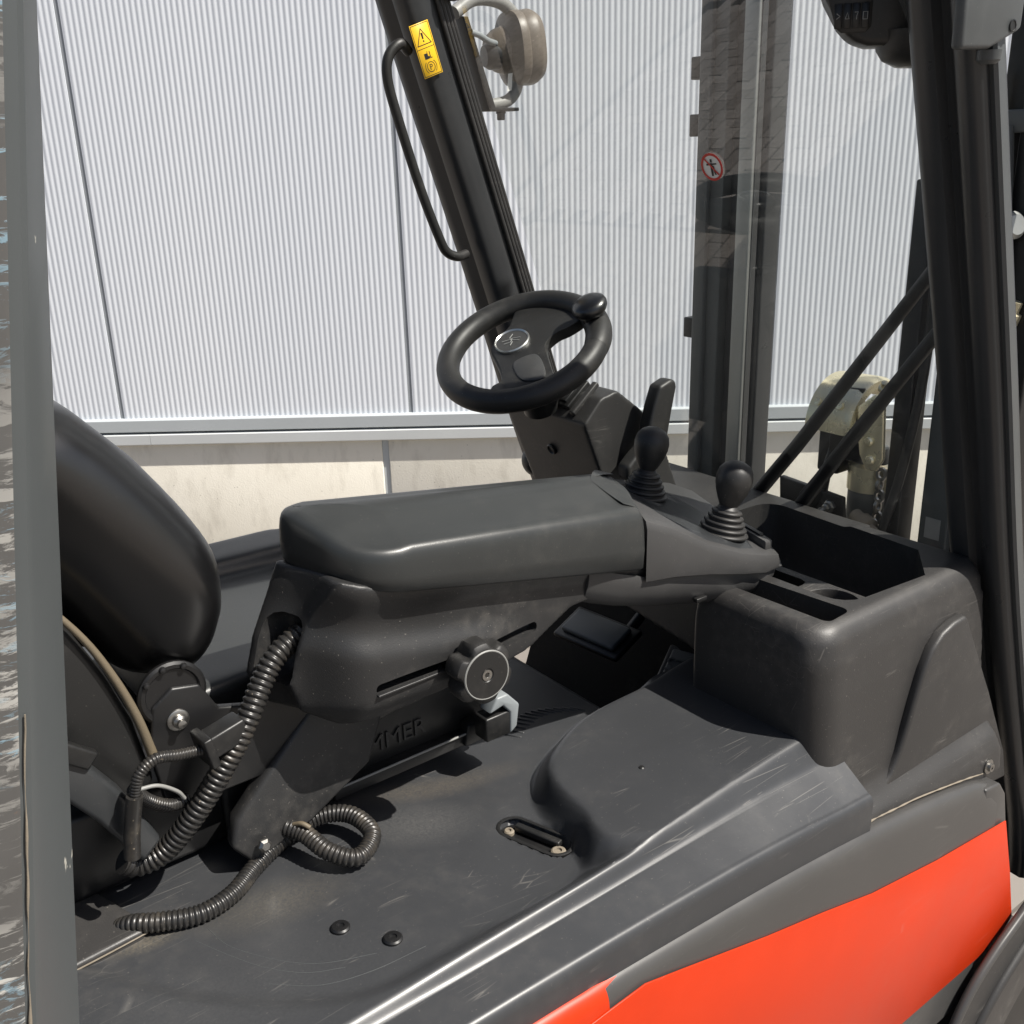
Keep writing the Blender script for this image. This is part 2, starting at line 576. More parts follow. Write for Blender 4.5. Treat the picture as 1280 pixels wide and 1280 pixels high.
# ------------------------------------------------------------------ hall wall
WA = math.radians(51.2)
WN = V((math.cos(WA), math.sin(WA), 0))       # away from the camera
WT = V((math.sin(WA), -math.cos(WA), 0))      # to the right along the wall
D = 5.0
def wp(al, z, out=0.): return WN*(D-out) + WT*al + V((0,0,z))
hall = empty('warehouse_hall', wp(0, GZ))
tag(hall, 'warehouse hall wall of silver ribbed metal cladding over a pale concrete plinth', 'building')
seams = [-9.4, -7.58, -5.76, -3.94, -2.118, -.650, 1.13, 2.95, 4.77, 6.6, 8.4]
PER = .0264
for a, b in zip(seams, seams[1:]):
    bm = bmesh.new()
    a0, b0 = a+.011, b-.011
    n = int(round((b0-a0)/PER)); per = (b0-a0)/n
    lo, hi = [], []
    def put(al, out):
        lo.append(bm.verts.new(wp(al, .405, out))); hi.append(bm.verts.new(wp(al, 6.5, out)))
    put(a0, -.012)
    for i in range(n):
        for k in range(8):
            t = k/8
            q = .5-.5*math.cos(2*PI*t)
            put(a0+(i+t)*per, .0019*q**.85)
    put(b0, 0.); put(b0, -.012)
    for i in range(len(lo)-1): bm.faces.new((lo[i], lo[i+1], hi[i+1], hi[i]))
    o = from_bm('cladding_panel', bm, 'cladding_metal', hall, 80)
def wbox(name, a, b, z0, z1, o0, o1, mat, bev=0):
    bm = bmesh.new()
    add_prism(bm, [wp(a,z0,o0), wp(b,z0,o0), wp(b,z0,o1), wp(a,z0,o1)], (0,0,z1-z0))
    o = from_bm(name, bm, mat, hall)
    if bev: bevel(o, bev, 2)
    return o
for a in seams[1:-1]:
    wbox('seam_strip', a-.0105, a+.0105, .41, 6.49, -.03, -.0035, 'seam_grey')
wbox('backing_wall', -9.4, 8.4, GZ-.1, 6.6, -6, -.035, 'seam_grey')
wbox('parapet_cap', -9.45, 8.45, 6.5, 6.62, -.2, .04, 'flashing_paint', .004)
fl = [-9.4, -5.2, -2.33, 1.6, 5.2, 8.4]
for a, b in zip(fl, fl[1:]):
    bm = bmesh.new()
    prof = [(-.03,.437),(.008,.430),(.022,.426),(.024,.423),(.024,.368),(.020,.364),(-.03,.366)]
    add_loft(bm, [[wp(a+.0008, z, q) for q, z in prof], [wp(b-.0008, z, q) for q, z in prof]])
    from_bm('base_flashing', bm, 'flashing_paint', hall, 30)
fl2 = [-9.4, -6.1, -1.98, 2.4, 6.3, 8.4]
for a, b in zip(fl2, fl2[1:]):
    bm = bmesh.new()
    prof = [(-.03,.354),(.029,.352),(.032,.349),(.032,.302),(.027,.297),(-.03,.299)]
    add_loft(bm, [[wp(a+.0008, z, q) for q, z in prof], [wp(b-.0008, z, q) for q, z in prof]])
    from_bm('drip_flashing', bm, 'flashing_light', hall, 30)
pl = [-9.4, -6.78, -3.78, -.792, 2.21, 5.2, 8.4]
for a, b in zip(pl, pl[1:]):
    wbox('plinth_panel', a+.017, b-.017, GZ-.1, .3305, -.05, .004, 'plinth_concrete', .004)
    if b < 8: wbox('plinth_joint', b-.0165, b+.0165, GZ-.1, .33, -.05, -.004, 'flashing_paint')

# ------------------------------------------------------------------ forklift
FK = empty('forklift_truck', (.7, 1.22, GZ))
tag(FK, 'dark grey and orange-red forklift truck with its open operator seat, armrest and mast', 'forklift')

# ---- hood: one moulded top sheet (height field) with rolled edge
RECESS = closed_spline2([(.10,1.02),(.15,.93),(.205,.845),(.285,.765),(.36,.722),(.45,.712),(.56,.722),(.64,.742),(.70,.79),(.715,.86),(.74,.93),(.86,.985),(1.0,1.0),(1.0,1.2),(.5,1.3),(.1,1.2)], 5)
BUMP = closed_spline2([(.690,.735),(.700,.79),(.708,.845),(.722,.88),(.757,.912),(.835,.942),(.95,.945),(1.12,.94),(1.12,.70),(.90,.700),(.76,.704)], 5)
Z1 = [(-.3,.915),(.3,.919),(.43,.921),(.65,.929),(.925,.939),(1.07,.943)]
Z2 = [(-.3,.912),(.33,.9150),(.62,.9125),(.9,.9085),(1.07,.900)]
Z3 = [(-.3,.904),(.409,.9054),(.642,.8985),(.858,.888),(1.034,.8703),(1.07,.866)]
def sm3(x, T): return (interp(x-.06,T)+interp(x+.06,T)+interp(x,T))/3
def hood_z(x, y):
    e = y-.642
    a, b, c = sm3(x, Z3), sm3(x, Z2), sm3(x, Z1)
    b -= .0065*smooth(.95,.4,x)
    w0, w1 = .0485, .0565+.014*smooth(.6,1.0,x)
    if e <= w0-.003: z = a+(b-a)*(max(e,0)/(w0-.003))
    elif e >= w1+.003: z = c
    else:
        # soft-cornered ramp
        def R(u_): return b if u_ <= w0 else c if u_ >= w1 else b+(c-b)*(u_-w0)/(w1-w0)
        z = sum(R(e+k_*.0012) for k_ in range(-4,5))/9
    d = sdpoly(x, y, RECESS)
    depth = .007 + .004*smooth(.35, .6, x)
    rec = smooth(.016, -.010, d) * depth
    db = sdpoly(x, y, BUMP)
    foot = smooth(.34, .60, x)*.026*smooth(.0, .035, db)*smooth(.16, .05, db)
    inb = smooth(.004, .036, db)
    near = smooth(.055, .085, e)
    z -= rec*inb*near
    if abs(x-.65) < .07 and abs(y-.835) < .07:
        px0, py0 = x-.65, y-.835
        al_ = px0*.3162-py0*.9487; ac_ = px0*.9487+py0*.3162
        z -= .013*smooth(.0195, .0165, math.hypot(max(abs(al_)-.034,0), ac_))
    z -= (.030*smooth(.42,.66,x))*smooth(.0, .034, db)*smooth(.052,.10, e)
    return z
bm = bmesh.new()
ys = [.642,.644,.647,.651,.655,.660,.665,.670,.676,.680,.683] + [.6845+.0012*k for k in range(24)]
y = .7165
while y < 1.02: ys.append(y); y += .005
while y < 1.78: ys.append(y); y += .03
xs = [-.25+.02*i for i in range(12)] + [i*.005 for i in range(0, 214)]
xs = sorted(set(round(v, 4) for v in xs))
grid = {}
for i, x in enumerate(xs):
    for j, yy in enumerate(ys):
        if x > .905 and yy > 1.0: continue
        grid[i, j] = bm.verts.new((x, yy, hood_z(x, yy)))
for i in range(len(xs)-1):
    for j in range(len(ys)-1):
        k = [(i,j),(i+1,j),(i+1,j+1),(i,j+1)]
        if all(q in grid for q in k): bm.faces.new([grid[q] for q in k])
# rolled outer lip and vertical side
for i in range(len(xs)-1):
    prev = (grid[i,0], grid[i+1,0])
    for dy, dz in ((-.0018,-.0004),(-.0036,-.0013),(-.0052,-.0026),(-.0067,-.0044),(-.0079,-.0066),(-.0088,-.0091),(-.0093,-.0118),(-.0095,-.0145),(-.0090,-.060)):
        row = []
        for q in (i, i+1):
            g = grid[q,0].co
            row.append(bm.verts.new((g.x, g.y+dy, g.z+dz)))
        bm.faces.new((prev[1], prev[0], row[0], row[1])); prev = row
# step down into the footwell
jf = [j for j in range(len(ys)) if ys[j] > 1.0]
ie = max(i for i in range(len(xs)) if xs[i] <= .905)
for j in jf[:-1]:
    a, b = grid[ie, j], grid[ie, j+1]
    prev = (a, b)
    for dx, dz in ((.006,-.003),(.010,-.012),(.012,-.36)):
        row = [bm.verts.new((v.co.x+dx, v.co.y, v.co.z+dz)) for v in (a, b)]
        bm.faces.new((prev[0], prev[1], row[1], row[0])); prev = row
hood = from_bm('hood', bm, 'hood_paint', FK, 55)
hood['label'] = 'scratched charcoal engine hood with raised ridge lines'
for (x, y) in ((.373,.822),(.408,.772)):
    z = hood_z(x, y)
    b = lathe('hood_bolt', (x,y,z-.004), (0.02,0,1), [(.0001,0),(.0095,0),(.0105,.004),(.0105,.0062),(.0088,.0078),(.0046,.0080),(.0040,.0062),(.0001,.0062)], 'steel', hood, 28, 30)
    b.data.materials[0] = MATS['black_metal']
# flush latch
lc = V((.650,.835, hood_z(.65,.835)+.013)); la = V((.032,-.096,0)).normalized(); lb = V((la.y,-la.x,0))*-1
def stadium(L, W, n=10):
    r = W/2; h = L/2-r; out = []
    for k in range(n+1): a = -PI/2+PI*k/n; out.append((h+r*math.cos(a), r*math.sin(a)))
    for k in range(n+1): a = PI/2+PI*k/n; out.append((-h+r*math.cos(a), r*math.sin(a)))
    return out
def st(L, W, z): return [lc+la*p+lb*q+V((0,0,z)) for p, q in stadium(L, W)]
bm = bmesh.new()
add_loft(bm, [st(.108,.044,-.004), st(.108,.044,.0012), st(.104,.040,.0020), st(.099,.035,.0016), st(.098,.034,.0005)], True, False)
lat = from_bm('latch_bezel', bm, 'black_plastic', hood, 40)
bm = bmesh.new()
rows = add_loft(bm, [st(.100,.0345,-.009), st(.098,.032,-.0092)], True, True)
from_bm('latch_floor', bm, 'black_metal', hood, 40)
obox('latch_lever', lc+lb*.007+V((0,0,-.003)), (la, lb, V((0,0,1))), (.066,.010,.009), 'black_plastic', hood, .002)
for q_, sc_ in ((.036,1.0),(-.037,.7)):
    lathe('latch_rivet', lc+la*q_-lb*.003+V((0,0,-.009)), (0,0,1), [(.0001,0),(.0095*sc_,0),(.0095*sc_,.004),(.0075*sc_,.0055),(.0045*sc_,.0055),(.004*sc_,.003),(.0001,.003)], 'beige_dirt', hood, 20, 30)
lathe('drain_plug', (.806,.808,hood_z(.806,.808)-.003), (0,0,1), [(.0001,0),(.0042,0),(.0042,.0032),(.003,.0044),(.0001,.0044)], 'ink_black', hood, 16)
# moulded anti-slip ribs behind the seat rail
for k in range(13):
    t = k/12
    p = V((.765+.115*t, 1.028+.028*math.sin(t*PI)-.01*t, 0)); p.z = hood_z(p.x, p.y)-.0012
    obox('grip_rib', p, (V((.5,-.85,0)), V((.85,.5,0)), V((0,0,1))), (.030-.008*abs(t-.5),.004,.006), 'hood_paint', hood, .0015, 2)

# long hairline scratches in the paint
for pts in ([(.245,.905),(.262,.868),(.285,.825),(.315,.790),(.35,.770)],[(.262,.915),(.270,.875),(.300,.825),(.335,.790),(.385,.766)],[(.28,.80),(.32,.765),(.37,.748),(.43,.742)]):
    tube('hairline_scratch', [(x,y,hood_z(x,y)+.0001) for x, y in pts], .00020, 'mast_paint', hood, 5, 8)
# rear hood section behind the seam
bm = bmesh.new()
add_prism(bm, [(-.3,.936,.85),(.120,.938,.85),(.203,.944,.85),(.212,.955,.85),(.180,1.05,.85),(.13,1.5,.85),(-.3,1.5,.85)], (0,0,.072))
rh = from_bm('rear_hood_section', bm, 'dash_plastic', FK, 40); bevel(rh, .004, 3)
tube('seam_dirt', [(.0,.9355,.9165),(.06,.9362,.9165),(.12,.937,.9165),(.17,.9405,.9165),(.208,.9445,.9165)], .0009, 'beige_dirt', rh, 6, 6)

# ---- side panel with the red field
PK = .9815     # panel stands this much nearer than its first estimate
ZT = [(x*PK, 1.7-(1.7-z)*PK) for x, z in [(-.3,.846),(.0,.852),(.3,.852),(.597,.842),(.861,.824),(1.018,.808),(1.16,.788),(1.29,.766),(1.405,.738),(1.43,.728)]]
bm = bmesh.new()
loops = []
xx = [-.3+.03*i for i in range(56)] + [1.375, 1.395]
for x in xx:
    zt = interp(x, ZT)
    # smoothed
    zt = (interp(x-.05,ZT)+2*zt+interp(x+.05,ZT))/4
    dn = smooth(1.365, 1.40, x)
    loops.append([V((x, yy, z-dn*.02)) for yy, z in ((.690,zt-.02),(.652,zt-.006),(.645,zt-.0015),(.640,zt),(.6355,zt-.0008),(.6315,zt-.0030),(.6280,zt-.0062),(.6252,zt-.0102),(.6231,zt-.0148),(.6218,zt-.020),(.6205,zt-.032),(.6195,zt-.060),(.619,.33))])
add_loft(bm, loops, False, False)
side = from_bm('side_panel', bm, 'panel_paint', FK, 60)
side['label'] = 'grey side panel below the hood edge'
RED = [(.40,.861),(.471,.855),(.560,.838),(.588,.826),(.66,.815),(.854,.755),(.97,.727),(1.082,.697),(1.25,.668),(1.400,.645),(1.418,.635),(1.440,.50),(1.447,.455),(1.435,.436),(1.2,.378),(.9,.30),(.40,.30)]
RED = [(.40,.812),(.55,.812),(.588,.815),(.640,.818),(.700,.802),(.854,.760),(.97,.732),(1.082,.702),(1.25,.672),(1.454,.646),(1.50,.52),(1.535,.41),(1.515,.395),(1.43,.38),(1.2055,.383),(.9,.30),(.40,.30)]
bmr = bmesh.new(); lo_ = []
for i in range(31):
    x = -.3+.0293*i if i < 30 else .588*PK
    zt = (interp(x-.05,ZT)+2*interp(x,ZT)+interp(x+.05,ZT))/4
    lo_.append([V((x+(.02 if i == 30 and k < 4 else 0) - (.035 if i == 30 and k < 3 else 0), yy-.0016, z+.0013)) for k, (yy, z) in enumerate(((.645,zt-.0015),(.640,zt),(.6355,zt-.0008),(.6315,zt-.0030),(.6280,zt-.0062),(.6252,zt-.0102),(.6231,zt-.0148),(.6218,zt-.020),(.6205,zt-.032),(.6195,zt-.060)))])
add_loft(bmr, lo_, False, False)
RED = [(x*PK, 1.7-(1.7-z)*PK) for x, z in RED]
prism('red_field', xz(.6192, RED), (0,-.0022,0), 'red_paint', side, .0007, 2)
from_bm('red_shoulder', bmr, 'red_paint', side, 60)
# front end of the side panel, beyond the post foot
prism('panel_nose', xz(.6215, [(x*PK, 1.7-(1.7-z)*PK) for x, z in [(1.38,.735),(1.425,.728),(1.447,.70),(1.535,.40),(1.50,.33),(1.38,.33)]]), (0,.06,0), 'panel_paint', side, .004)
# ---- wheel-arch fender
def arc_pts(y, pts): return [V((a, y, b)) for a, b in pts]
ar1 = [(1.60,.50),(1.50,.452),(1.424,.418),(1.358,.375),(1.31,.31),(1.28,.22)]
ar2 = [(1.72,.46),(1.60,.415),(1.532,.371),(1.45,.318),(1.390,.255),(1.36,.17)]
for ar, r, nm, mt in ((ar1,.008,'fender_lip','panel_paint'),(ar2,.010,'fender_bead','dash_plastic')):
    tube(nm, arc_pts(.600, ar), r, mt, FK, 12, 8)
bm = bmesh.new()
a_ = spline(arc_pts(.606, ar1), 8); b_ = spline(arc_pts(.600, ar2), 8)
add_loft(bm, [a_, b_], False, False)
c_ = [p+V((.15,.02,-.12)) for p in b_]
add_loft(bm, [b_, c_], False, False)
from_bm('fender', bm, 'dash_plastic', FK, 40)

# ---- rear post (right rear leg of the guard), scratched outer face
PT, PB = V((.152,.600,1.774)), V((.055,.600,1.17))
ET, EB = V((.173,.640,1.779)), V((.0857,.640,1.12))
def lin(a, b, z): return a+(b-a)*((z-a.z)/(b.z-a.z))
def post_sec(z):
    p, e = lin(PT, PB, z), lin(ET, EB, z)
    return [p+V((-.13,.012,0)), p+V((-.012,.0005,0)), p, p+(e-p)*.12+V((.0015,-.001,0)), e+V((-.0015,-.003,0)), e+V((0,.004,0)), e+V((-.01,.05,0)), e+V((-.14,.05,0))]
zs = [.3+.05*i for i in range(39)]
bm = bmesh.new()
add_loft(bm, [post_sec(z) for z in zs])
post = from_bm('rear_post', bm, 'chipped_post_paint', FK, 20)
post['label'] = 'grey rear roof post beside the camera with scraped paint'
bm = bmesh.new()
sec = lambda z: [lin(PT,PB,z)+V(d) for d in ((-.125,.008,0),(-.010,-.004,0),(-.0075,-.0035,0),(-.0065,.002,0),(-.125,.014,0))]
add_loft(bm, [sec(z) for z in zs])
sk = from_bm('scraped_face', bm, 'scratched_paint', post, 30)
sk['label'] = 'scraped outer face of the rear post with white and blue smears'
bm = bmesh.new()
path = [lin(PT,PB,z)+V((-.004+.0012*noise.noise(V((z*30,0,0))),-.0015,0)) for z in [.5+.01*i for i in range(90)]]
add_tube(bm, path, lambda s, l: max(.0001, .0006+.0014*noise.noise(V((l*30,3,1)))), 6)
from_bm('worn_edge', bm, 'strap_tan', post, 60).data.materials[0] = MATS['beige_dirt']

# ---- front posts (pillars)
def pillar(name, yc, wy, inward, xoff=0.):
    """inward=+1: cabin side is at +Y (right post)"""
    tab = [(2.15,1.000),(1.944,1.062),(1.771,1.121),(1.548,1.197),(1.366,1.260),(1.13,1.335),(.9,1.420),(.7,1.500),(.45,1.60)]
    tab = tab[::-1]
    sec = [(0,-.5),(-.006,-.42),(-.004,-.2),(.010,-.08),(.010,.02),(-.002,.08),(-.004,.30),(.002,.42),(.014,.5),(.060,.5),(.078,.46),(.088,.30),(.088,-.10),(.072,-.36),(.052,-.50),(.018,-.52)]
    loops = []
    for i in range(45):
        z = .42+.04*i
        x = (interp(z-.1,tab)+interp(z+.1,tab)+2*interp(z,tab))/4+xoff
        loops.append([V((x+a, yc+inward*b*wy, z)) for a, b in sec])
    bm = bmesh.new(); add_loft(bm, loops)
    o = from_bm(name, bm, 'pillar_paint', FK, 50)
    return o, tab
def px_(z, tab): return (interp(z-.1,tab)+interp(z+.1,tab)+2*interp(z,tab))/4
pr, TAB = pillar('front_post', .705, .095, 1, .040)
pr['label'] = 'dark front roof post on the right with a sunlit outer edge'
plf, _ = pillar('front_post', 1.775, .10, -1, .033)
plf['label'] = 'dark slanting front roof post behind the steering wheel'
def along_post(y, dx, z0, z1, r, nm, mt, par, seg=10, n=20):
    bm = bmesh.new()
    add_tube(bm, [V((px_(z0+(z1-z0)*i/n, TAB)+dx, y, z0+(z1-z0)*i/n)) for i in range(n+1)], r, seg)
    return from_bm(nm, bm, mt, par, 60)
for k, (dx, yy) in enumerate(((.098,1.722),(.108,1.724),(.118,1.727),(.128,1.731))):
    along_post(yy, dx, .8, 2.1, .0052, 'seal_strip', 'rubber', plf)
for k, (dx, yy) in enumerate(((.094+.035,.745),(.104+.035,.742))):
    along_post(yy, dx, .8, 2.1, .005, 'seal_strip', 'rubber', pr)
# sunlit outer flange of the right post
bm = bmesh.new()
lo = []
for i in range(41):
    z = .46+.04*i; x = px_(z, TAB)+.040
    lo.append([V((x+a, b, z)) for a, b in ((.010,.650),(.014,.6465),(.034,.649),(.037,.654),(.034,.660),(.014,.662))])
add_loft(bm, lo)
from_bm('outer_flange', bm, 'post_paint', pr, 40)
# grab handle on the left post
tube('grab_handle', [(1.108,1.745,1.860),(1.085,1.735,1.872),(1.060,1.735,1.852),(1.053,1.735,1.818),(1.066,1.735,1.760),(1.111,1.735,1.620),(1.150,1.735,1.522),(1.166,1.735,1.496),(1.190,1.735,1.486),(1.218,1.745,1.488)], .0095, 'rubber', plf, 16, 10)
# warning label
lx = lambda z: px_(z, TAB)
def on_left(z, u): return V((lx(z)-.0048+u*.0, 1.720, z))
# label plate lies on the cabin face of the post
PD = V((-.33,0,1)).normalized()         # up along the post
PX = V((1,0,.33)).normalized()
lab_c = V((1.130,1.7205,1.862))
def lab(p, q, h=.0): return lab_c+PX*p+PD*q+V((0,-.0012-h,0))
def plate(nm, pts, h, mat, par, th=.0006):
    return prism(nm, [lab(p,q,h) for p,q in pts], (0,-th,0), mat, par)
# ---- windscreen
bm = bmesh.new()
gl = []
for z in (.985, 1.3, 1.55, 1.8, 2.1):
    x = px_(z, TAB)+.085
    gl.append([V((x,.745,z)), V((x,1.64,z))])
add_loft(bm, gl, False, False)
glass = from_bm('windscreen', bm, 'windscreen_glass', FK, 60)
glass['label'] = 'clear tilted front windscreen with faint reflections'
#PARTS_MARK
# ---- roof frame (above the view)
for yy in (.70, 1.775):
    tube('roof_rail', [(1.02,yy,2.12),(.95,yy,2.17),(.6,yy,2.19),(.26,yy,2.17),(.20,yy,2.12)], .04, 'roof_paint', FK, 12, 8)
for k in range(6):
    box('roof_bar', (.24+.13*k,.74,2.165), (.30+.13*k,1.74,2.20), 'roof_paint', FK, .004)
box('roof_header', (.93,.70,2.10), (1.03,1.78,2.18), 'roof_paint', FK, .01)


# ------------------------------------------------------------------ warning label on the left post (print is flat geometry)
lb0 = plate('warning_label', [(-.0215,-.046),(.0215,-.046),(.0215,.046),(-.0215,.046)], 0, 'label_yellow', plf)
lb0['label'] = 'yellow warning label with triangle and parking brake symbol'
bevel(lb0, .0002, 1)
def lab_line(pts, wd, h=.0007, closed=True):
    """flat outline band"""
    bm = bmesh.new()
    n = len(pts)
    for i in range(n if closed else n-1):
        a, b = V((*pts[i],0)), V((*pts[(i+1) % n],0))
        d = (b-a).normalized(); nn = V((-d.y, d.x, 0))*wd/2
        q = [a-d*wd*.4-nn, b+d*wd*.4-nn, b+d*wd*.4+nn, a-d*wd*.4+nn]
        bm.faces.new([bm.verts.new(lab(p.x, p.y, h+i*1e-5)) for p in q])
    return from_bm('label_print', bm, 'ink_black', plf)
lab_line([(-.0195,-.044),(.0195,-.044),(.0195,.044),(-.0195,.044)], .0011)
lab_line([(-.0195,.003),(.0195,.003)], .0011, closed=False)
lab_line([(-.0155,.009),(.0155,.009),(0,.036)], .0016)
plate('label_print', [(-.0014,.0185),(.0014,.0185),(.0022,.029),(-.0022,.029)], .0007, 'ink_black', plf, .0002)
plate('label_print', [(-.0013,.0135),(.0013,.0135),(.0013,.0163),(-.0013,.0163)], .0007, 'ink_black', plf, .0002)
plate('label_print', [(-.008,-.016),(.003,-.016),(.003,-.0115),(.0,-.0115),(.0,-.003),(-.001,-.003),(-.001,-.006),(-.008,-.006)], .0007, 'ink_black', plf, .0002)
plate('label_print', [(.004,-.016),(.0085,-.016),(.0085,-.0145),(.0055,-.0145),(.0055,-.004),(.004,-.004)], .0007, 'ink_black', plf, .0002)
lab_line([(.0085*math.cos(2*PI*k/24), -.030+.0085*math.sin(2*PI*k/24)) for k in range(24)], .0012)
for s in (-1,1):
    lab_line([(s*.0125*math.cos(a), -.030+.0125*math.sin(a)) for a in [(-.8+1.6*k/10) for k in range(11)]], .0012, closed=False)
text('label_print', 'P', lab(-.0038,-.0352,.0007), PX, PD, .0145, 'ink_black', plf, .0001)

# ------------------------------------------------------------------ work light on the left post
wl = lathe('work_light', (1.355,1.83,1.872), (1,-.25,.10), [(.001,-.004),(.030,-.002),(.040,.012),(.046,.030),(.062,.042),(.067,.046),(.068,.060),(.066,.064),(.067,.070),(.068,.084),(.066,.090),(.060,.100),(.045,.107),(.02,.110),(.001,.111)], 'lamp_grey', FK, 48, 35, (1,1), 2.7)
wl['label'] = 'dusty round work light seen from behind, beside the left post'
tube('yoke', [(1.245,1.79,1.935),(1.30,1.80,1.962),(1.37,1.81,1.962),(1.42,1.815,1.935)], .013, 'bracket_grey', wl, 10, 8)
tube('yoke', [(1.330,1.80,1.770),(1.375,1.80,1.778),(1.40,1.80,1.80),(1.41,1.805,1.835)], .012, 'bracket_grey', wl, 10, 8)
prism('mounting_bracket', [(1.262,1.785,1.93),(1.275,1.785,1.93),(1.335,1.785,1.765),(1.395,1.785,1.765),(1.395,1.785,1.758),(1.322,1.785,1.758)], (0,.035,0), 'black_metal', wl, .002)
lathe('bracket_bolt', (1.358,1.80,1.758), (0,0,-1), [(.0001,0),(.011,0),(.011,.004),(.009,.005),(.009,.015),(.0075,.017),(.0001,.017)], 'black_metal', wl, 6, 20)
tube('lamp_cable', [(1.35,1.80,1.885),(1.325,1.79,1.888),(1.30,1.785,1.897),(1.28,1.785,1.902)], .006, 'grey_plastic', wl, 10, 6)
prism('type_label', [(1.362,1.782,1.795),(1.373,1.782,1.797),(1.377,1.782,1.830),(1.366,1.782,1.828)], (0,-.0006,0), 'sticker_white', wl)
lathe('rear_cap', (1.335,1.822,1.862), (1,-.25,.10), [(.0001,0),(.020,.001),(.026,.010),(.028,.03),(.0001,.03)], 'black_plastic', wl, 24)
# black end cap at the post head
lathe('post_cap', (1.195,1.715,1.975), (.25,-.1,-1), [(.0001,-.05),(.030,-.05),(.032,0),(.030,.014),(.022,.024),(.010,.029),(.0001,.030)], 'rubber', plf, 28)

# ------------------------------------------------------------------ seat
bm = bmesh.new()
prof = [(.362,1.262),(.356,1.305),(.334,1.348),(.292,1.412),(.238,1.474),(.165,1.520),(.09,1.585),(.0,1.66),(-.08,1.70),(-.13,1.66),(-.06,1.56),(.03,1.46),(.10,1.385),(.165,1.31),(.205,1.245),(.235,1.19),(.262,1.160),(.318,1.152),(.350,1.19)]
add_prism(bm, xz(.955, prof), (0, .52, 0))
seat_back = from_bm('seat_backrest', bm, 'vinyl', FK)
soften(seat_back, .006, 2, .5)
PROFS = closed_spline2(prof, 2)
off_ = WORLD[seat_back.name]
for v in seat_back.data.vertices:
    x, y, z = v.co+off_
    dd = max(0., -sdpoly(x, z, PROFS))
    k_ = min(1., dd/.062)
    lim = .062*(1-math.sqrt(max(0., 1-(1-k_)**2)))
    mid_ = (.955+1.475)/2
    half = .26
    rec_ = min(.07, max(0., 1.045-(.78*x+.62*z))*.48)
    f_ = (half-lim-rec_)/half
    ny = mid_+(y-mid_)*f_
    # hollow between the bolsters
    hol = smooth(.10, .20, half-abs(y-mid_))*.030
    v.co.y = ny-off_.y
    v.co.x -= hol*smooth(.0, .05, .09-dd) if x > .1 else 0
m_ = seat_back.modifiers.new('s', 'SMOOTH'); m_.iterations = 10; m_.factor = .5
apply_mods(seat_back)
seat_back['label'] = 'glossy black vinyl seat backrest bolster'
bm = bmesh.new()
add_prism(bm, xz(1.06, [(.30,1.05),(.33,1.110),(.42,1.112),(.60,1.105),(.78,1.10),(.82,1.08),(.82,1.05),(.76,1.03),(.36,1.03)]), (0,.40,0))
add_prism(bm, xz(1.37, [(.32,1.05),(.34,1.120),(.44,1.135),(.60,1.132),(.74,1.12),(.78,1.10),(.76,1.04)]), (0,.09,0))
cushion = from_bm('seat_cushion', bm, 'vinyl', FK); soften(cushion, .006, 24, .5)
cushion.data.materials[0] = MATS['pad_rubber']
box('seat_pan', (.33,1.04,1.035), (.76,1.42,1.062), 'black_metal', FK, .006)
sb = box('suspension_cover', (.335,1.025,.915), (.715,1.40,1.035), 'black_plastic', FK, .008)
box('seat_rail', (.47,1.010,.925), (.705,1.026,.944), 'black_metal', FK, .002)
tube('rail_edge', [(.475,1.0075,.944),(.70,1.0075,.944)], .0016, 'bracket_grey', FK, 8, 4)
text('lettering', 'GRAMMER', (.458,1.0246,.962), (1,0,0), (0,0,1), .034, 'armrest_plastic', sb, .0022)
prism('rail_end_stop', xz(1.004, [(.665,.927),(.700,.927),(.700,.960),(.672,.957)]), (0,.02,0), 'black_metal', FK, .002)
# tilted arm support plate
ap = prism('arm_support_plate', [(.455,.985,1.100),(.548,.985,1.075),(.505,.975,.985),(.420,.968,.945),(.340,.962,.925),(.318,.965,.955),(.33,.975,.985)], (0,.022,0), 'armrest_plastic', FK, .006)
prism('arm_support_web', [(.50,1.0,1.10),(.66,1.0,1.09),(.63,1.0,1.035),(.50,1.0,1.015)], (0,.03,0), 'black_plastic', FK, .004)
lathe('support_bolt', (.352,.958,.950), (0,-1,.2), [(.0001,0),(.008,0),(.008,.004),(.005,.007),(.0001,.007)], 'steel', FK, 6, 20)
# hinge bracket at the seat back
hb = prism('hinge_bracket', xz(.985, [(.262,1.02),(.252,1.10),(.262,1.150),(.285,1.166),(.315,1.160),(.332,1.125),(.365,1.115),(.40,1.118),(.46,1.10),(.46,1.02)]), (0,.012,0), 'black_metal', FK, .003)
lathe('hinge_disc', (.286,.992,1.158), (0,-1,0), [(.0001,0),(.037,0),(.037,.004),(.034,.006),(.030,.006),(.028,.003),(.0001,.003)], 'black_metal', hb, 36, 30)
lathe('hinge_bolt', (.286,.985,1.128), (0,-1,.05), [(.0001,0),(.0125,0),(.0120,.0025),(.010,.0035),(.0075,.0035),(.007,.008),(.0045,.010),(.0045,.015),(.0001,.016)], 'steel', hb, 24, 30)
for a in (.6, 1.3, 2.0):
    lathe('rivet', (.286+.0325*math.cos(a+.5), .986, 1.158+.0325*math.sin(a+.5)), (0,-1,0), [(.0001,0),(.004,0),(.003,.003),(.0001,.004)], 'black_metal', hb, 12)
